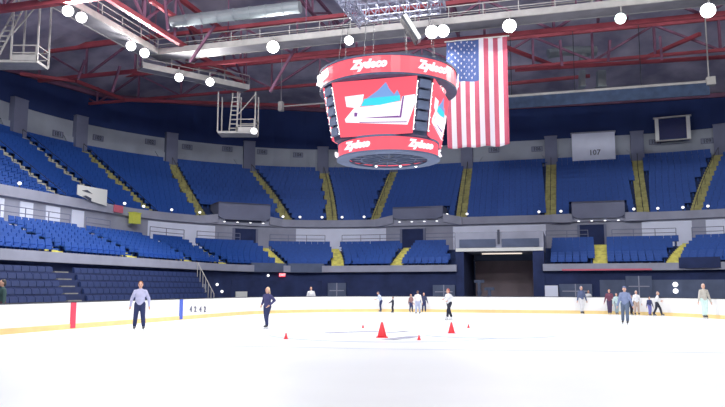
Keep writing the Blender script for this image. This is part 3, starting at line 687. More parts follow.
# silver lattice truss over the scoreboard
lt = thing('lattice_truss', scx+UP*12.8, 'silver lattice truss frame hanging over the scoreboard', 'truss')
def lattice(b, p, q, s, n):
    d = (q-p).normalized(); up = UP if abs(d.z) < .9 else V((0, 1, 0)); x = d.cross(up).normalized()*s/2; y = x.cross(d).normalized()*s/2
    cs = [x+y, x-y, -x-y, y-x]
    for c_ in cs: b.tube(p+c_, q+c_, .035, n=5)
    for i in range(n):
        a, e = p+(q-p)*i/n, p+(q-p)*(i+1)/n
        for j in range(4):
            b.tube(a+cs[j], (e if i % 2 else e)+cs[(j+1) % 4], .022, n=4); b.tube(a+cs[j], a+cs[(j+1) % 4], .02, n=4)
hw = 2.0
cr = [scx+W(-hw, -hw, 14.75), scx+W(hw, -hw, 14.75), scx+W(hw, hw, 14.75), scx+W(-hw, hw, 14.75)]
for i in range(4):
    b = MB(); lattice(b, cr[i], cr[(i+1) % 4], .6, 8); b.build('side_truss', m_silver, lt)
b = MB(); lattice(b, (cr[0]+cr[3])/2, (cr[1]+cr[2])/2, .6, 8); b.build('cross_truss', m_silver, lt)
b = MB(); lattice(b, at_y(341, -4, 31), at_y(364, 25, 31), .4, 6); b.build('slanting_arm', m_silver, lt)
for i in range(4):
    b = MB(); b.tube(cr[i], cr[i]+UP*13, .03, n=5); b.build('hoist_cable', m_dark, lt)
pz0, pz1 = at_y(404, 17, 28), at_y(419, 41, 28)
b = MB(); b.frame_box((pz0+pz1)/2, (pz1-pz0)/2, V((.08, 0, .05)), V((0, .3, 0))); b2 = tag(b.build('hanging_loudspeaker', m_frame), 'slanted white panel speaker hanging above the scoreboard', 'loudspeaker')
b = MB(); b.frame_box((pz0+pz1)/2-V((.10, 0, .06)), (pz1-pz0)/2*1.02, V((.04, 0, .025)), V((0, .32, 0))); b.build('back_shell', m_dark, b2)
b = MB(); b.tube(pz0, pz0+UP*.6, .02, n=5); b.build('hanger', m_dark, b2)

# ================================================================ flag
fu = A(at_z(477, 40, 17.9))[1]
f0, f1 = at_u(446.5, 41.5, fu), at_u(507, 37.5, fu); fb = at_u(477, 147, fu)
FW = (f1-f0).length; FT = 17.95; FH = FT-fb.z; FR = (f1-f0); FR.z = 0; FR.normalize(); FN = FR.cross(UP)
fo = V((f0.x, f0.y, 0)); nc, nr = 39, 36
flag = thing('national_flag', V((f0.x+FR.x*FW/2, f0.y+FR.y*FW/2, FT-FH)), 'large red white and blue striped flag hanging upright beside the scoreboard', 'flag')
b = MB(); vs = []
def fp(a, c): return fo+FR*FW*(a-.012*sin(c*3)*(1-a))+UP*(FT-FH*(c+.008*sin(a*17)))+FN*(.10*sin(a*FW*3.3+c*1.5)*(.35+c))
for j in range(nr+1):
    for i in range(nc+1): vs.append(fp(i/nc, j/nr))
for j in range(nr):
    for i in range(nc):
        st = i//3; mm = 2 if (st < 7 and j < nr*.375) else (1 if st % 2 else 0)
        q = [j*(nc+1)+i, j*(nc+1)+i+1, (j+1)*(nc+1)+i+1, (j+1)*(nc+1)+i]
        b.f.append(tuple(q)); b.m.append(mm)
b.v = vs
o = b.build('cloth', [m_flagr, m_flagw, m_flagb], flag, smooth=True); md = o.modifiers.new('t', 'SOLIDIFY'); md.thickness = .012
b = MB()
for rr in range(11):          # stars seen with the union turned upright
    for cc2 in range(5 if rr % 2 else 5):
        a = (.5*(rr % 2)+cc2+.35)/5.6*(7/13)+.012; c = (rr+.6)/11.3*.375
        for s_ in (1, -1):
            ctr = fp(a, c)+FN*.012*s_; pts = []
            for k in range(10):
                ang = pi/2+k*pi/5; rd = .115 if k % 2 == 0 else .05; pts.append(ctr+FR*cos(ang)*rd+UP*sin(ang)*rd)
            b.add(pts, [tuple(range(10))])
b.build('stars', m_flagw, flag)
b = MB(); b.tube(fo+UP*(FT+.03)-FR*.15, fo+FR*(FW+.15)+UP*(FT+.03), .05, n=8); b.build('hanging_bar', m_pale, flag)

# ================================================================ roof steel
def truss(name, p0, p1, z0, z1, n, label, cw=.28, m1=m_red, m2=m_web):
    th = thing(name, V((p0.x, p0.y, z0)), label, 'roof truss', 'red roof trusses')
    a0, a1 = V((p0.x, p0.y, z0)), V((p1.x, p1.y, z0)); b0, b1 = V((p0.x, p0.y, z1)), V((p1.x, p1.y, z1))
    b = MB(); b.bar(a0, a1, cw, cw); b.build('bottom_chord', m1, th); b = MB(); b.bar(b0, b1, cw, cw); b.build('top_chord', m1, th)
    for i in range(n+1):
        f = i/n; b = MB(); b.bar(a0.lerp(a1, f), b0.lerp(b1, f), .16); b.build('upright', m2, th)
        if i < n:
            g = (i+1)/n; b = MB(); b.bar(a0.lerp(a1, f if i % 2 else g), b0.lerp(b1, g if i % 2 else f), .16); b.build('diagonal', m2, th)
zc = 18.6
uCat = A(at_z(477, 27, zc))[1]
def uline(px, py, z): return A(at_z(px, py, z))[1]
u1 = uline(240, 61, 19.0); zt1 = at_u(240, 27, u1).z
u2 = uline(240, 91, 19.0); zt2 = at_u(240, 65, u2).z
u0 = uline(50, 2.5, 19.0)
def ends(u, xl, xr, z):
    y = 60; a = at_u(xl, y, u); c = at_u(xr, y, u); return V((a.x, a.y, z)), V((c.x, c.y, z))
a, c = ends(u1, 40, 790, 19); truss('roof_truss', a, c, 19.0, zt1, 12, 'red roof truss crossing the whole roof behind the lamps')
a, c = ends(u2, 60, 790, 19); truss('roof_truss', a, c, 19.0, zt2, 14, 'farthest dark red roof truss just before the navy wall', cw=.22)
a, c = ends(u0, -60, 790, 19); truss('roof_truss', a, c, 19.0, 23.5, 10, 'nearest red roof truss along the top edge', cw=.4)
vA = A(at_z(165, 34, 19.6))[0]
p0 = W(vA, u0-6, 0); p1 = W(vA, u2, 0); truss('roof_truss', p0, p1, 19.6, 23.0, 7, 'red roof truss running towards the far wall on the left', cw=.32)
for k, dv in enumerate((9, 19, 30, 41)):
    p0 = W(vA+dv, u0-6, 0); p1 = W(vA+dv, u2+1, 0); truss('roof_truss', p0, p1, 22.4, 24.0, 7, 'high dark red truss running front to back, %s one right of the left truss' % ORD[k], cw=.2, m1=m_web)
# purlins and bracing in the left corner
for k, (x0, y0, x1, y1, z) in enumerate([(45, 52, 150, 38, 20.5), (20, 74, 75, 81, 18.8), (76, 81, 125, 100, 18.8), (125, 100, 240, 104, 18.6), (240, 104, 320, 106, 18.6), (150, 0, 200, 34, 21.0), (85, 60, 78, 78, 19.4), (120, 66, 112, 92, 19.4), (165, 0, 168, 30, 21.5), (215, 25, 190, 62, 20.6), (300, 40, 270, 92, 20), (515, 70, 725, 57, 19.0), (500, 45, 560, 68, 20), (560, 40, 562, 66, 20), (610, 40, 608, 62, 20), (660, 36, 662, 60, 20), (700, 34, 640, 60, 20), (505, 84, 590, 76, 19)]):
    b = MB(); p, q = at_z(x0, y0, z), at_z(x1, y1, z)
    if abs(x0-x1) < 40: q = at_y(x1, y1, p.y+.5)
    b.bar(p, q, .26 if abs(x0-x1) > 40 else .17); tag(b.build('steel_brace', m_red if abs(x0-x1) > 40 else m_web), 'red steel brace under the roof, %s' % (['crossing left of the double lamps', 'above the left seating corner', 'sloping above the left seats', 'along the roof edge left of the platform', 'along the roof edge right of the platform', 'slanting at the top left', 'short upright in the left corner', 'longer upright in the left corner', 'upright at the top left', 'slanting left of the far lamp', 'slanting left of the scoreboard', 'long one right of the flag', 'slanting right of the flag', 'upright right of the flag', 'upright below the green tinted lamp', 'upright near the right edge', 'slanting near the right edge', 'thin one right of the flag'][k]), 'steel brace', 'steel braces')
# ---- catwalks
def catwalk(p, q, label, w=.75):
    th = thing('catwalk', p, label, 'catwalk', 'roof catwalks'); d = (q-p).normalized(); x = d.cross(UP).normalized()
    b = MB(); b.frame_box((p+q)/2, (q-p)/2, x*w, UP*.08); b.build('walkway', m_cat, th)
    for s_ in (-1, 1):
        b = MB(); b.frame_box((p+q)/2+x*s_*w+UP*.12, (q-p)/2, x*.05, UP*.22); b.build('edge_beam', m_pale, th)
        b = MB(); b.bar(p+x*s_*w+UP*1.1, q+x*s_*w+UP*1.1, .06); b.bar(p+x*s_*w+UP*.65, q+x*s_*w+UP*.65, .05); n = int((q-p).length/2.2)
        for i in range(n+1): r = p.lerp(q, i/n)+x*s_*w; b.bar(r, r+UP*1.1, .05)
        b.build('handrail', m_pale, th)
    n = int((q-p).length/6)
    for i in range(n+1):
        b = MB(); r = p.lerp(q, i/n); b.bar(r+UP*.1, r+UP*5.5, .08); b.build('hanger', m_web, th)
zcw = zc+.55
a = at_u(158, 60, uCat); vLcat = A(at_z(112, 33, zc))[0]
pC = W(vLcat, uCat, zcw)
e = at_u(800, 10, uCat); catwalk(W(vLcat-1, uCat+.9, zcw), V((e.x, e.y, zcw))+W(0, .9, 0), 'long grey catwalk carrying the lamps across the roof')
catwalk(W(vLcat-.9, uCat, zcw), W(vLcat-.9, u0-14, zcw), 'grey catwalk running forward on the left with paired lamps')
a3, c3 = at_z(140, 68, 18.0), at_z(246, 90, 18.0); catwalk(a3, V((c3.x, c3.y, 18.0)), 'short grey catwalk beyond the corner with two lamps', w=.5)
# ducts
for (x0, y0, x1, y1, z, r, l) in ((172, 22, 300, 12, 20.6, .42, 'long pale duct above the left catwalk lamps'), (535, 20, 640, 12, 20.8, .3, 'pale duct above the green tinted lamp')):
    b = MB(); uu = uline(x0, y0, z); p, q = at_u(x0, y0, uu), at_u(x1, y1, uu); q.z = p.z; b.tube(p, q, r, n=14)
    for i in range(1, 8): g = p.lerp(q, i/8); b.tube(g-(q-p).normalized()*.04, g+(q-p).normalized()*.04, r+.04, n=14)
    tag(b.build('air_duct', m_duct, smooth=False), l, 'duct', 'air ducts')
b = MB(); dep = 58; p = [at_y(548, 54, dep), at_y(566, 51, dep), at_y(584, 53, dep), at_y(596, 51, dep)]
b.tube(p[0], p[1], .42, n=12); b.tube(p[1], p[3], .42, n=12); b.tube(p[2], at_y(582, 64, dep), .34, n=12); tag(b.build('air_duct', m_duct), 'white grey branching duct right of the flag', 'duct', 'air ducts')
for x, w_ in ((582, 5), (601, 8)):
    b = MB(); p, q = at_y(x, 71, 56), at_y(x, 87, 56); k = w_*56/F/2; b.frame_box((p+q)/2, V((k, 0, 0)), V((0, .3, 0)), (q-p)/2); b.frame_box(q, V((k*1.2, 0, 0)), V((0, .4, 0)), UP*.06)
    tag(b.build('air_vent_box', m_duct), '%s pale grey vent box hanging right of the flag' % ('narrow' if w_ == 5 else 'wide'), 'vent box', 'vent boxes')
# long pipe with dark valance, right
uu = 55.0; p, q = at_u(508, 96.5, uu), at_u(709, 81.5, uu); zz = (p.z+q.z)/2; p.z = q.z = zz
o = thing('curtain_pipe', V((p.x, p.y, zz-.8)), 'long horizontal pipe with dark blue valance under the roof at the right', 'curtain pipe')
b = MB(); b.tube(p, q, .11, n=10); b.build('pipe', m_pale, o)
b = MB(); b.frame_box((p+q)/2-UP*.55, (q-p)/2, UV_*.05, UP*.45); b.build('valance', mat('valance', (.05, .085, .17), .8, noise=.3, nscale=2), o)
b = MB(); b.frame_box(q+RV*.1, RV*.3, UV_*.3, UP*.3); b.build('winch', m_pale, o)
b = MB(); b.tube(q+UP*.3, q+UP*5, .05, n=6); b.build('hanger_rod', m_pale, o)
for f in (.02, .35, .68):
    b = MB(); r = p.lerp(q, f); b.tube(r, r+UP*5, .03, n=5); b.build('hanger_rod', m_dark, o)
p, q = at_u(281, 106.5, uu), at_u(332, 105.5, uu); q.z = p.z
o = thing('curtain_pipe', V((p.x, p.y, p.z-.2)), 'short thin grey pipe with end box left of the scoreboard', 'curtain pipe')
b = MB(); b.tube(p, q, .06, n=8); b.build('pipe', m_pale, o); b = MB(); b.frame_box(p, RV*.2, UV_*.2, UP*.4); b.build('winch', m_pale, o)
b = MB(); b.tube(p+UP*.4, p+UP*5, .03, n=5); b.build('hanger_rod', m_pale, o)

# ---- hanging platforms with ladders
def platform(x0, x1, yt, yb, dep, label, lx, slant, railx):
    c0, c1 = at_y(x0, yb, dep), at_y(x1, yb, dep); ztop = at_y((x0+x1)/2, yt, dep).z; z = (c0.z+c1.z)/2; w = c1.x-c0.x; D = 1.6
    o = thing('hanging_platform', V((c0.x, dep, z)), label, 'hanging platform', 'hanging platforms')
    b = MB(); b.frame_box(V(((c0.x+c1.x)/2, dep+D/2, z)), V((w/2, 0, 0)), V((0, D/2, 0)), V((0, 0, .09))); b.build('platform_deck', m_pale, o)
    for xx in (c0.x, c0.x+w*.52, c1.x):
        for yy in (dep, dep+D):
            b = MB(); b.bar(V((xx, yy, z)), V((xx, yy, ztop)), .1); b.build('hanger_post', m_pale, o)
    b = MB()
    for yy in (dep, dep+D):
        for h in (.55, 1.05): b.bar(V((c0.x+w*railx, yy, z+h)), V((c1.x, yy, z+h)), .07)
    b.frame_box(V((c0.x+w*(railx+1)/2, dep-.02, z+.22)), V((w*(1-railx)/2, 0, 0)), V((0, .03, 0)), V((0, 0, .2))); b.bar(V((c1.x, dep, z+1.05)), V((c1.x, dep+D, z+1.05)), .07); b.bar(V((c1.x, dep, z+.55)), V((c1.x, dep+D, z+.55)), .07); b.bar(V((c1.x-.1, dep, z+.1)), V((c1.x-.1, dep, z+1.05)), .06); b.build('guard_rail', m_pale, o)
    b = MB(); xa = c0.x+w*lx; xb = xa+slant; H = ztop-z
    for s_ in (-.28, .28): b.bar(V((xa+s_, dep+.3, z)), V((xb+s_, dep+.3, z+H)), .09)
    n = int(H/.33)
    for i in range(1, n): f = i/n; b.bar(V((xa+slant*f-.28, dep+.3, z+H*f)), V((xa+slant*f+.28, dep+.3, z+H*f)), .08)
    b.build('ladder', m_pale, o)
    b = MB(); b.bar(V((c0.x+w*.55, dep, z+H*.45)), V((c1.x, dep, z+H*.95)), .07); b.build('brace', m_pale, o)
    return o
platform(-18, 37, -2, 61, 44, 'pale steel hanging platform with slanted ladder at the top left', .12, 1.9, .55)
platform(217.5, 255, 92, 132, 55, 'pale steel hanging platform with upright ladder left of the scoreboard', .38, .25, .5)

# ---- floodlights
lpos = []
def flood(pos, label, m=m_lamp, r=.36, W_=600, aim=None, group='roof floodlights', col=(1, .98, .96), hang=.75):
    o = thing('floodlight', pos, label, 'floodlight', group)
    aim = aim or (W(-5, 20, 0)-pos); d = aim.normalized()
    b = MB(); b.tube(pos-d*.55, pos-d*.02, r*.45, r*1.08, n=18, cap=True); b.build('housing', m_dark, o)
    b = MB(); b.tube(pos-d*.02, pos+d*.03, r, r, n=20); b.build('lens', m, o)
    b = MB(); b.bar(pos-d*.3, pos-d*.3+UP*hang, .07); b.build('bracket', m_pale, o)
    if W_:
        ld = bpy.data.lights.new('flood_beam', 'AREA'); ld.shape = 'DISK'; ld.size = r*2; ld.energy = W_; ld.color = col
        lo = bpy.data.objects.new('flood_beam', ld); COL.objects.link(lo); lo.parent = o; lo.location = d*.05
        lo.rotation_euler = d.to_track_quat('-Z', 'Y').to_euler()
KW = 950
aims = W(-5, 12, 0)
for k, (x, y, r, mm) in enumerate([(273, 47, .42, m_lamp), (349, 40.5, .30, m_lamp), (432, 32, .42, m_lamp), (443, 31, .40, m_lamp), (509.5, 26, .42, m_lamp), (620.5, 18.5, .32, m_lampg), (708, 10.5, .42, m_lamp)]):
    p = at_u(x, y, uCat-.2); flood(p, 'bright round floodlight on the long catwalk, %s from the left' % ORD[k], mm, r, KW, aim=aims-p)
for k, (x, y) in enumerate([(68, 11), (81.5, 17.5), (131, 46), (144.5, 53)]):
    p = at_v(x, y, vLcat); flood(p, 'round floodlight on the left catwalk, %s from the top edge' % ORD[k], m_lamp, .32, KW*.8, aim=V((5, -6, 0))+W(-5, 15)-p)
for k, (x, y) in enumerate([(179, 77.5), (210, 82)]):
    p = at_z(x, y, 17.6); flood(p, 'round floodlight beyond the catwalk corner, %s of two' % ['left', 'right'][k], m_lamp, .30, KW*.5, aim=W(-5, 15)-p)
p = at_y(254, 131, 54.6); flood(p, 'oval white lamp under the hanging platform', m_lampw, .27, 0, aim=V((0, -1, -.5)))
# unseen fill lamps added over the near ice, out of the picture
for k, (v, u) in enumerate([(-22, 22), (-22, 6), (-8, 4), (4, 4), (16, 8), (20, 22), (20, 36), (-8, 20), (8, 20)]):
    p = W(v, u, 19.5); flood(p, 'added unseen fill lamp over the near ice, %s of the near set' % ORD[k], m_lamp, .4, KW*1.15, aim=W(-5+(v+5)*.9, 26+(u-15)*.8)-p, group='added near fill lamps', hang=7.2 if u < 20 else 4.6)
# fill lamps added out of view to brighten the stands
for k, (v, u, tv, tu, tz, e) in enumerate([(-14, 14, -44, 44, 7, 2000), (-10, 26, -26, 70, 8, 1300), (0, 20, 0, 74, 9, 1200), (8, 20, 26, 66, 9, 750)]):
    p = W(v, u, 21.0); flood(p, 'added unseen fill lamp aimed at the seats, %s of four' % ORD[k], m_lamp, .5, e, aim=W(tv, tu, tz)-p, group='added seat fill lamps', hang=4.0, col=(.93, .96, 1))
ld = bpy.data.lights.new('portal_beam', 'AREA'); ld.shape = 'RECTANGLE'; ld.size = 4; ld.size_y = .3; ld.energy = 150; ld.color = (1, .75, .5)
lo = bpy.data.objects.new('portal_beam', ld); COL.objects.link(lo); tp = (PL+PR)/2; lo.location = P(tp, 10.9, 4.75)

# ================================================================ cones
def cone(px, py, h, label):
    p = at_z(px, py, 0); s = h/.5
    o = thing('traffic_cone', p, label, 'traffic cone', 'training cones on the ice')
    b = MB(); b.lathe(p, [(.155*s, .02*s), (.15*s, .05*s), (.035*s, .49*s), (.02*s, .5*s)], 18); b.build('cone_body', m_cone, o, smooth=True)
    b = MB(); b.frame_box(p+UP*.0125*s, V((.19*s, 0, 0)), V((0, .19*s, 0)), UP*.0125*s); b.build('foot_plate', m_cone, o)
cone(382, 337.5, .50, 'tall red traffic cone standing left on the ice')
cone(451.5, 333.5, .40, 'medium red traffic cone in front of the skater in white top')
cone(419, 340, .17, 'small low red cone nearest the camera')
cone(286, 339, .20, 'small red cone below the blonde skater')
cone(363, 328, .15, 'tiny cone left of the tall red cone')
cone(468.5, 328, .16, 'tiny cone right of the medium red cone')

# ================================================================ people
def remesh(b, name, m, parent, vox, base):
    me = bpy.data.meshes.new('tmp'); me.from_pydata([tuple(v-base) for v in b.v], [], b.f); me.update()
    o = bpy.data.objects.new('tmp', me); COL.objects.link(o); md = o.modifiers.new('r', 'REMESH'); md.mode = 'VOXEL'; md.voxel_size = vox
    ms = o.modifiers.new('s', 'SMOOTH'); ms.factor = .5; ms.iterations = 2
    dg = bpy.context.evaluated_depsgraph_get(); dg.update(); nm = bpy.data.meshes.new_from_object(o.evaluated_get(dg)); bpy.data.objects.remove(o)
    nm.name = name; nm.materials.clear(); nm.materials.append(m)
    nm.polygons.foreach_set('use_smooth', [True]*len(nm.polygons))
    r = bpy.data.objects.new(name, nm); COL.objects.link(r); r.parent = parent; BASE[r.name] = base; return r
cm = {}
def cmat(c, rough=.8):
    if c not in cm: cm[c] = mat('cloth_%d' % len(cm), c, rough, noise=.15, nscale=6)
    return cm[c]
m_skin = mat('skin', (.62, .36, .27), .6)
m_eye = mat('eye', (.03, .02, .02), .3); m_blade = mat('blade', (.7, .72, .76), .25, metal=.9)
def limb(b, pts, rad, n=10):
    for i in range(len(pts)-1):
        b.tube(pts[i], pts[i+1], rad[i], rad[i+1], n=n); b.ell(pts[i], rad[i], rad[i], rad[i], 10, 8)
    b.ell(pts[-1], rad[-1], rad[-1], rad[-1], 10, 8)
def person(px, py, hy, face, label, top, legs, hair, feetL=(-.13, .02), feetR=(.13, -.02), handL=(-.34, .05, .86), handR=(.34, .05, .86), lean=0.0, side=0.0, hat=None, long_hair=False, boot=(.04, .04, .05), ground=None, skates=True, skirt=None, Hm=None, headturn=0):
    p = at_z(px, py, 0) if ground is None else ground
    if ground is None:
        while True:
            v_, u_ = A(p); dx = max(VL+CR-v_, v_-(VRR-CR), 0); dy = max(u_-(UE-CR), 0); lim = sqrt(dx*dx+dy*dy) if dy > 0 else dx
            if lim < CR-.45: break
            py += .1; p = at_z(px, py, 0)
    ptop = at_y(px, hy, p.y); H = (ptop.z-p.z) if Hm is None else Hm; s = H/1.80; lift = .07 if skates else 0
    th = thing('person', p, label, 'person'); ca, sa = cos(face), sin(face)
    # local frame: x = person's left-to-right, y = facing
    def L(x, y, z): return V((p.x+(x*ca-y*sa)*s, p.y+(x*sa+y*ca)*s, p.z+z*s))
    base = p
    def tilt(x, y, z):        # lean of the upper body about the hips
        h = z-.95; return (x+side*h, y+h*sin(lean), .95+h*cos(lean)) if h > 0 else (x, y, z)
    def Lt(x, y, z): return L(*tilt(x, y, z))
    hipL, hipR = L(-.09, 0, .97), L(.09, 0, .97)
    aL, aR = L(feetL[0], feetL[1], .13+lift*.5), L(feetR[0], feetR[1], .13+lift*.5)
    def kn(h, a, y=.06): m_ = (h+a)/2; return m_+(L(0, y, 0)-L(0, 0, 0))
    kL, kR = kn(hipL, aL), kn(hipR, aR)
    shL, shR = Lt(-.18, 0, 1.42), Lt(.18, 0, 1.42)
    hL, hR = L(*handL), L(*handR)
    def el(a, c, sx): m_ = (a+c)/2; dlen = (c-a).length/s; off = sqrt(max(0, .29**2-(dlen/2)**2)); return m_+(L(sx*off*.6, -off*.8, 0)-L(0, 0, 0))
    eL, eR = el(shL, hL, -1), el(shR, hR, 1)
    head = Lt(0, .02, 1.66)
    def E(b, x, y, z, rx, ry, rz, t=True):
        e = MB(); e.ell((0, 0, 0), rx*s, ry*s, rz*s, 14, 10); c = (Lt if t else L)(x, y, z)
        fx, fy = V((ca, sa, 0)), V((-sa, ca, 0))
        b.add([c+fx*v.x+fy*v.y+UP*v.z for v in e.v], e.f)
    b = MB()
    E(b, 0, .02, 1.665, .078, .096, .118); E(b, 0, .05, 1.60, .055, .062, .06); E(b, 0, .118, 1.65, .014, .022, .02)
    for q in (-1, 1): E(b, q*.08, .01, 1.655, .014, .02, .03)
    limb(b, [Lt(0, 0, 1.40), Lt(0, .01, 1.58)], [.062*s, .052*s])
    E(b, 0, 0, 1.30, .165, .105, .20); E(b, 0, 0, 1.12, .135, .095, .18); E(b, 0, -.01, .98, .155, .115, .13, False)
    for (sh, e_, h_) in ((shL, eL, hL), (shR, eR, hR)):
        limb(b, [sh, e_, h_], [.055*s, .042*s, .028*s]); 
        dr = (h_-e_).normalized(); limb(b, [h_, h_+dr*.07*s], [.034*s, .036*s])
    for (hp, k, a) in ((hipL, kL, aL), (hipR, kR, aR)):
        limb(b, [hp, k, a], [.088*s, .058*s, .042*s])
    remesh(b, 'body', m_skin, th, .016, base)
    # fingers
    for sgn, (e_, h_) in zip((-1, 1), ((eL, hL), (eR, hR))):
        b = MB()
        dr = (h_-e_).normalized(); sdv = V((ca, sa, 0)); fw = V((-sa, ca, 0)); palm = h_+dr*.09*s
        for k, ln in enumerate((.075, .085, .08, .06)):
            r0 = palm+fw*(.027-.018*k)*s; k1 = r0+dr*ln*.5*s; k2 = k1+(dr*.75-sdv*sgn*.5)*ln*.5*s
            b.tube(r0-dr*.02*s, k1, .0095*s, .009*s, 6); b.tube(k1, k2, .009*s, .007*s, 6)
        r0 = h_+dr*.03*s+fw*.03*s; k1 = r0+(dr*.5+fw*.8)*.035*s; b.tube(r0-dr*.01*s, k1, .012*s, .01*s, 6); b.tube(k1, k1+dr*.03*s, .01*s, .008*s, 6)
        b.build('fingers', m_skin, th, smooth=True)
    # jacket
    b = MB(); E(b, 0, 0, 1.30, .19, .135, .20); E(b, 0, 0, 1.12, .178, .130, .22); E(b, 0, 0, 1.0, .178, .135, .13); limb(b, [Lt(0, 0, 1.40), Lt(0, 0, 1.50)], [.09*s, .07*s])
    limb(b, [shL, Lt(0, 0, 1.46), shR], [.06*s, .075*s, .06*s])
    for (sh, e_, h_) in ((shL, eL, hL), (shR, eR, hR)): limb(b, [sh, e_, e_.lerp(h_, .93)], [.072*s, .060*s, .046*s])
    remesh(b, 'jacket', cmat(top), th, .02, base)
    # trousers
    b = MB(); E(b, 0, -.01, .96, .170, .130, .12, False)
    for (hp, k, a) in ((hipL, kL, aL), (hipR, kR, aR)): limb(b, [hp, k, a.lerp(k, .12)], [.116*s, .088*s, .074*s])
    remesh(b, 'trousers', cmat(legs), th, .02, base)
    # hair
    b = MB()
    if hat: E(b, 0, .0, 1.73, .09, .105, .07); 
    else: E(b, 0, -.012, 1.705, .087, .098, .098); E(b, 0, -.045, 1.65, .08, .07, .10)
    if long_hair: E(b, 0, -.075, 1.55, .085, .05, .16)
    remesh(b, 'cap' if hat else 'hair', cmat(hat or hair), th, .014, base)
    if hat: b = MB(); E(b, 0, -.04, 1.64, .08, .07, .09); remesh(b, 'hair', cmat(hair), th, .016, base)
    b = MB()
    for q in (-1, 1): E(b, q*.03, .108, 1.675, .010, .008, .008)
    b.build('eyes', m_eye, th)
    b = MB(); E(b, 0, .112, 1.605, .022, .006, .006); b.build('mouth', cmat((.45, .12, .12)), th)
    for (a, ft) in ((aL, feetL), (aR, feetR)):
        b = MB(); fx = L(ft[0], ft[1]+.06, 0); E(b, ft[0], ft[1]+.07, .055+lift, .048, .135, .05, False); limb(b, [L(ft[0], ft[1], .07+lift), L(ft[0], ft[1], .20+lift)], [.056*s, .058*s])
        o = remesh(b, 'skate_boot' if skates else 'shoe', cmat(boot, .4), th, .014, base)
        if skates:
            b = MB(); c = L(ft[0], ft[1]+.06, .033); b.frame_box(c, V((-sa, ca, 0))*.14*s, V((ca, sa, 0))*.004*s, UP*.033*s)
            for q in (-.07, .08): b.frame_box(L(ft[0], ft[1]+.06+q, .055), V((-sa, ca, 0))*.02*s, V((ca, sa, 0))*.012*s, UP*.025*s)
            b.build('skate_blade', m_blade, o, base=None)
    return th
B = pi      # facing the camera; 0 faces away
LAV = (.50, .50, .72); NAVY = (.02, .03, .11); BLK = (.015, .018, .04); WHT = (.80, .82, .86)
person(139, 331, 281, B+.2, 'person in lavender grey hoodie and dark navy trousers standing near the left boards', LAV, NAVY, (.30, .12, .05), feetL=(-.16, .08), feetR=(.17, -.05), handL=(-.33, .02, .88), handR=(.33, .02, .88))
person(267, 329, 287, B-.6, 'blonde person in navy outfit gliding on crossed legs left of the cones', (.05, .05, .16), NAVY, (.75, .55, .35), feetL=(-.03, .06), feetR=(.05, -.06), handL=(-.22, .12, 1.02), handR=(.24, .1, 1.02), long_hair=True, side=-.06, lean=.06)
person(381, 311.5, 291, B-1.3, 'person in pale blue top leaning towards a dark clothed child', (.62, .70, .90), NAVY, (.20, .15, .15), lean=.35, feetL=(-.08, .05), feetR=(.08, -.03), handL=(-.2, .42, 1.12), handR=(.2, .42, 1.12))
person(393, 312.8, 296.5, 1.3, 'small dark clothed child facing the pale blue top', BLK, BLK, (.12, .08, .06), feetL=(-.08, .05), feetR=(.08, -.03), handL=(-.2, .42, 1.1), handR=(.2, .42, 1.1))
person(411, 312.5, 294, B+.5, 'person in brown top at the left of the group of three', (.30, .16, .16), (.03, .04, .12), (.35, .15, .10))
person(424, 312.5, 292.5, B, 'person in dark clothes at the right of the group of three', (.04, .05, .12), NAVY, (.10, .07, .06))
person(418, 314.5, 290.5, .1, 'person in white jacket and pale trousers in the middle of the group of three', (.85, .80, .78), (.45, .50, .68), (.12, .07, .06), feetL=(-.14, .03), feetR=(.14, 0))
person(449.5, 320, 288.5, B-1.0, 'person in white top and black trousers skating left behind the medium cone', WHT, BLK, (.45, .12, .10), feetL=(-.08, .22), feetR=(.10, -.24), handL=(-.2, .28, 1.1), handR=(.24, .22, 1.2), lean=.12, boot=WHT)
person(582, 313.4, 286, B+.3, 'person in dark blue top with pale trousers standing at the far boards', (.10, .13, .25), (.72, .72, .76), (.30, .32, .40), boot=BLK, feetL=(-.05, 0), feetR=(.05, 0))
person(610, 313.2, 289, B-.4, 'person in dark maroon clothes left of the nearest right skater', (.16, .05, .09), (.06, .04, .10), (.12, .06, .05), feetL=(-.07, 0), feetR=(.07, 0))
person(617, 313.3, 293, B, 'person in pale teal clothes half hidden behind the nearest right skater', (.50, .66, .68), (.30, .40, .45), (.25, .18, .15), feetL=(-.07, 0), feetR=(.07, 0))
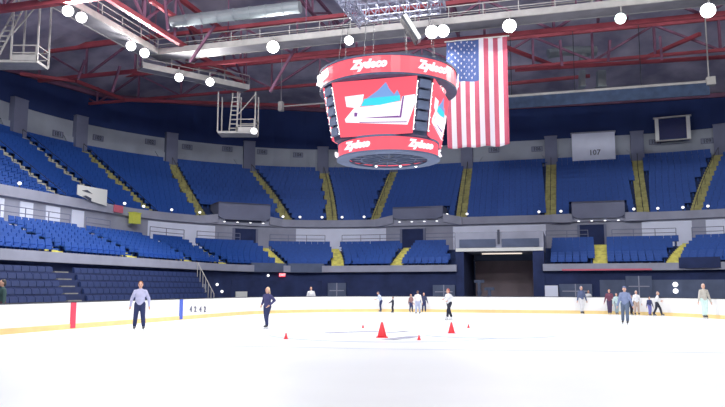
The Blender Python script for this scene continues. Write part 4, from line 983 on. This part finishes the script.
person(626, 324.5, 286, B-.5, 'person in slate blue jacket and cap, nearest skater on the right', (.20, .25, .42), (.10, .14, .22), (.08, .08, .12), hat=(.12, .16, .30), feetL=(-.12, .28), feetR=(.16, -.18), lean=.05)
person(631.5, 313.6, 295, B+.4, 'child in black clothes just right of the nearest right skater', BLK, BLK, (.10, .07, .06), feetL=(-.06, 0), feetR=(.06, 0))
person(637, 313.5, 290.5, B, 'person in white top and tan trousers behind the right skater', WHT, (.50, .38, .32), (.55, .50, .48), boot=BLK)
person(650, 314.3, 296.5, B+.2, 'child in dark top and blue violet trousers near the far boards', (.05, .06, .16), (.20, .20, .55), (.10, .07, .06), feetL=(-.06, 0), feetR=(.06, 0))
person(657.5, 315.3, 291.5, B+1.2, 'person in white top and black trousers striding right at the far boards', WHT, BLK, (.50, .35, .30), feetL=(-.08, .30), feetR=(.08, -.26), handL=(-.2, .30, 1.15), handR=(.2, .25, 1.1), lean=.12)
person(705, 315.5, 283.5, B+.1, 'person in beige top and pale mint trousers near the right edge', (.52, .50, .46), (.62, .82, .80), (.55, .45, .40), feetL=(-.06, 0), feetR=(.06, 0))
def behind(px, hy, dist, *a, **k):
    g = at_y(px, 300, dist); g.z = -.06; person(px, 0, hy, *a, ground=g, skates=False, **k)
behind(588.5, 290, 49, B, 'person in white jacket standing behind the far boards', WHT, BLK, (.20, .15, .15))
behind(311, 286.5, 47.5, B, 'person in white shirt standing behind the boards left of the cones', WHT, NAVY, (.08, .06, .06))
g = at_z(2, 330, 0); behind(2, 279, 27.2, B-.8, 'person in dark green coat and red scarf at the left edge behind the boards', (.04, .09, .09), (.10, .03, .05), (.06, .06, .06))

# ================================================================ world
w = bpy.data.worlds.new('w'); S.world = w; w.use_nodes = True
w.node_tree.nodes['Background'].inputs[0].default_value = (.03, .04, .09, 1); w.node_tree.nodes['Background'].inputs[1].default_value = .15
S.cycles.max_bounces = 6; S.cycles.diffuse_bounces = 4; S.cycles.use_denoising = True; S.cycles.sample_clamp_indirect = 6
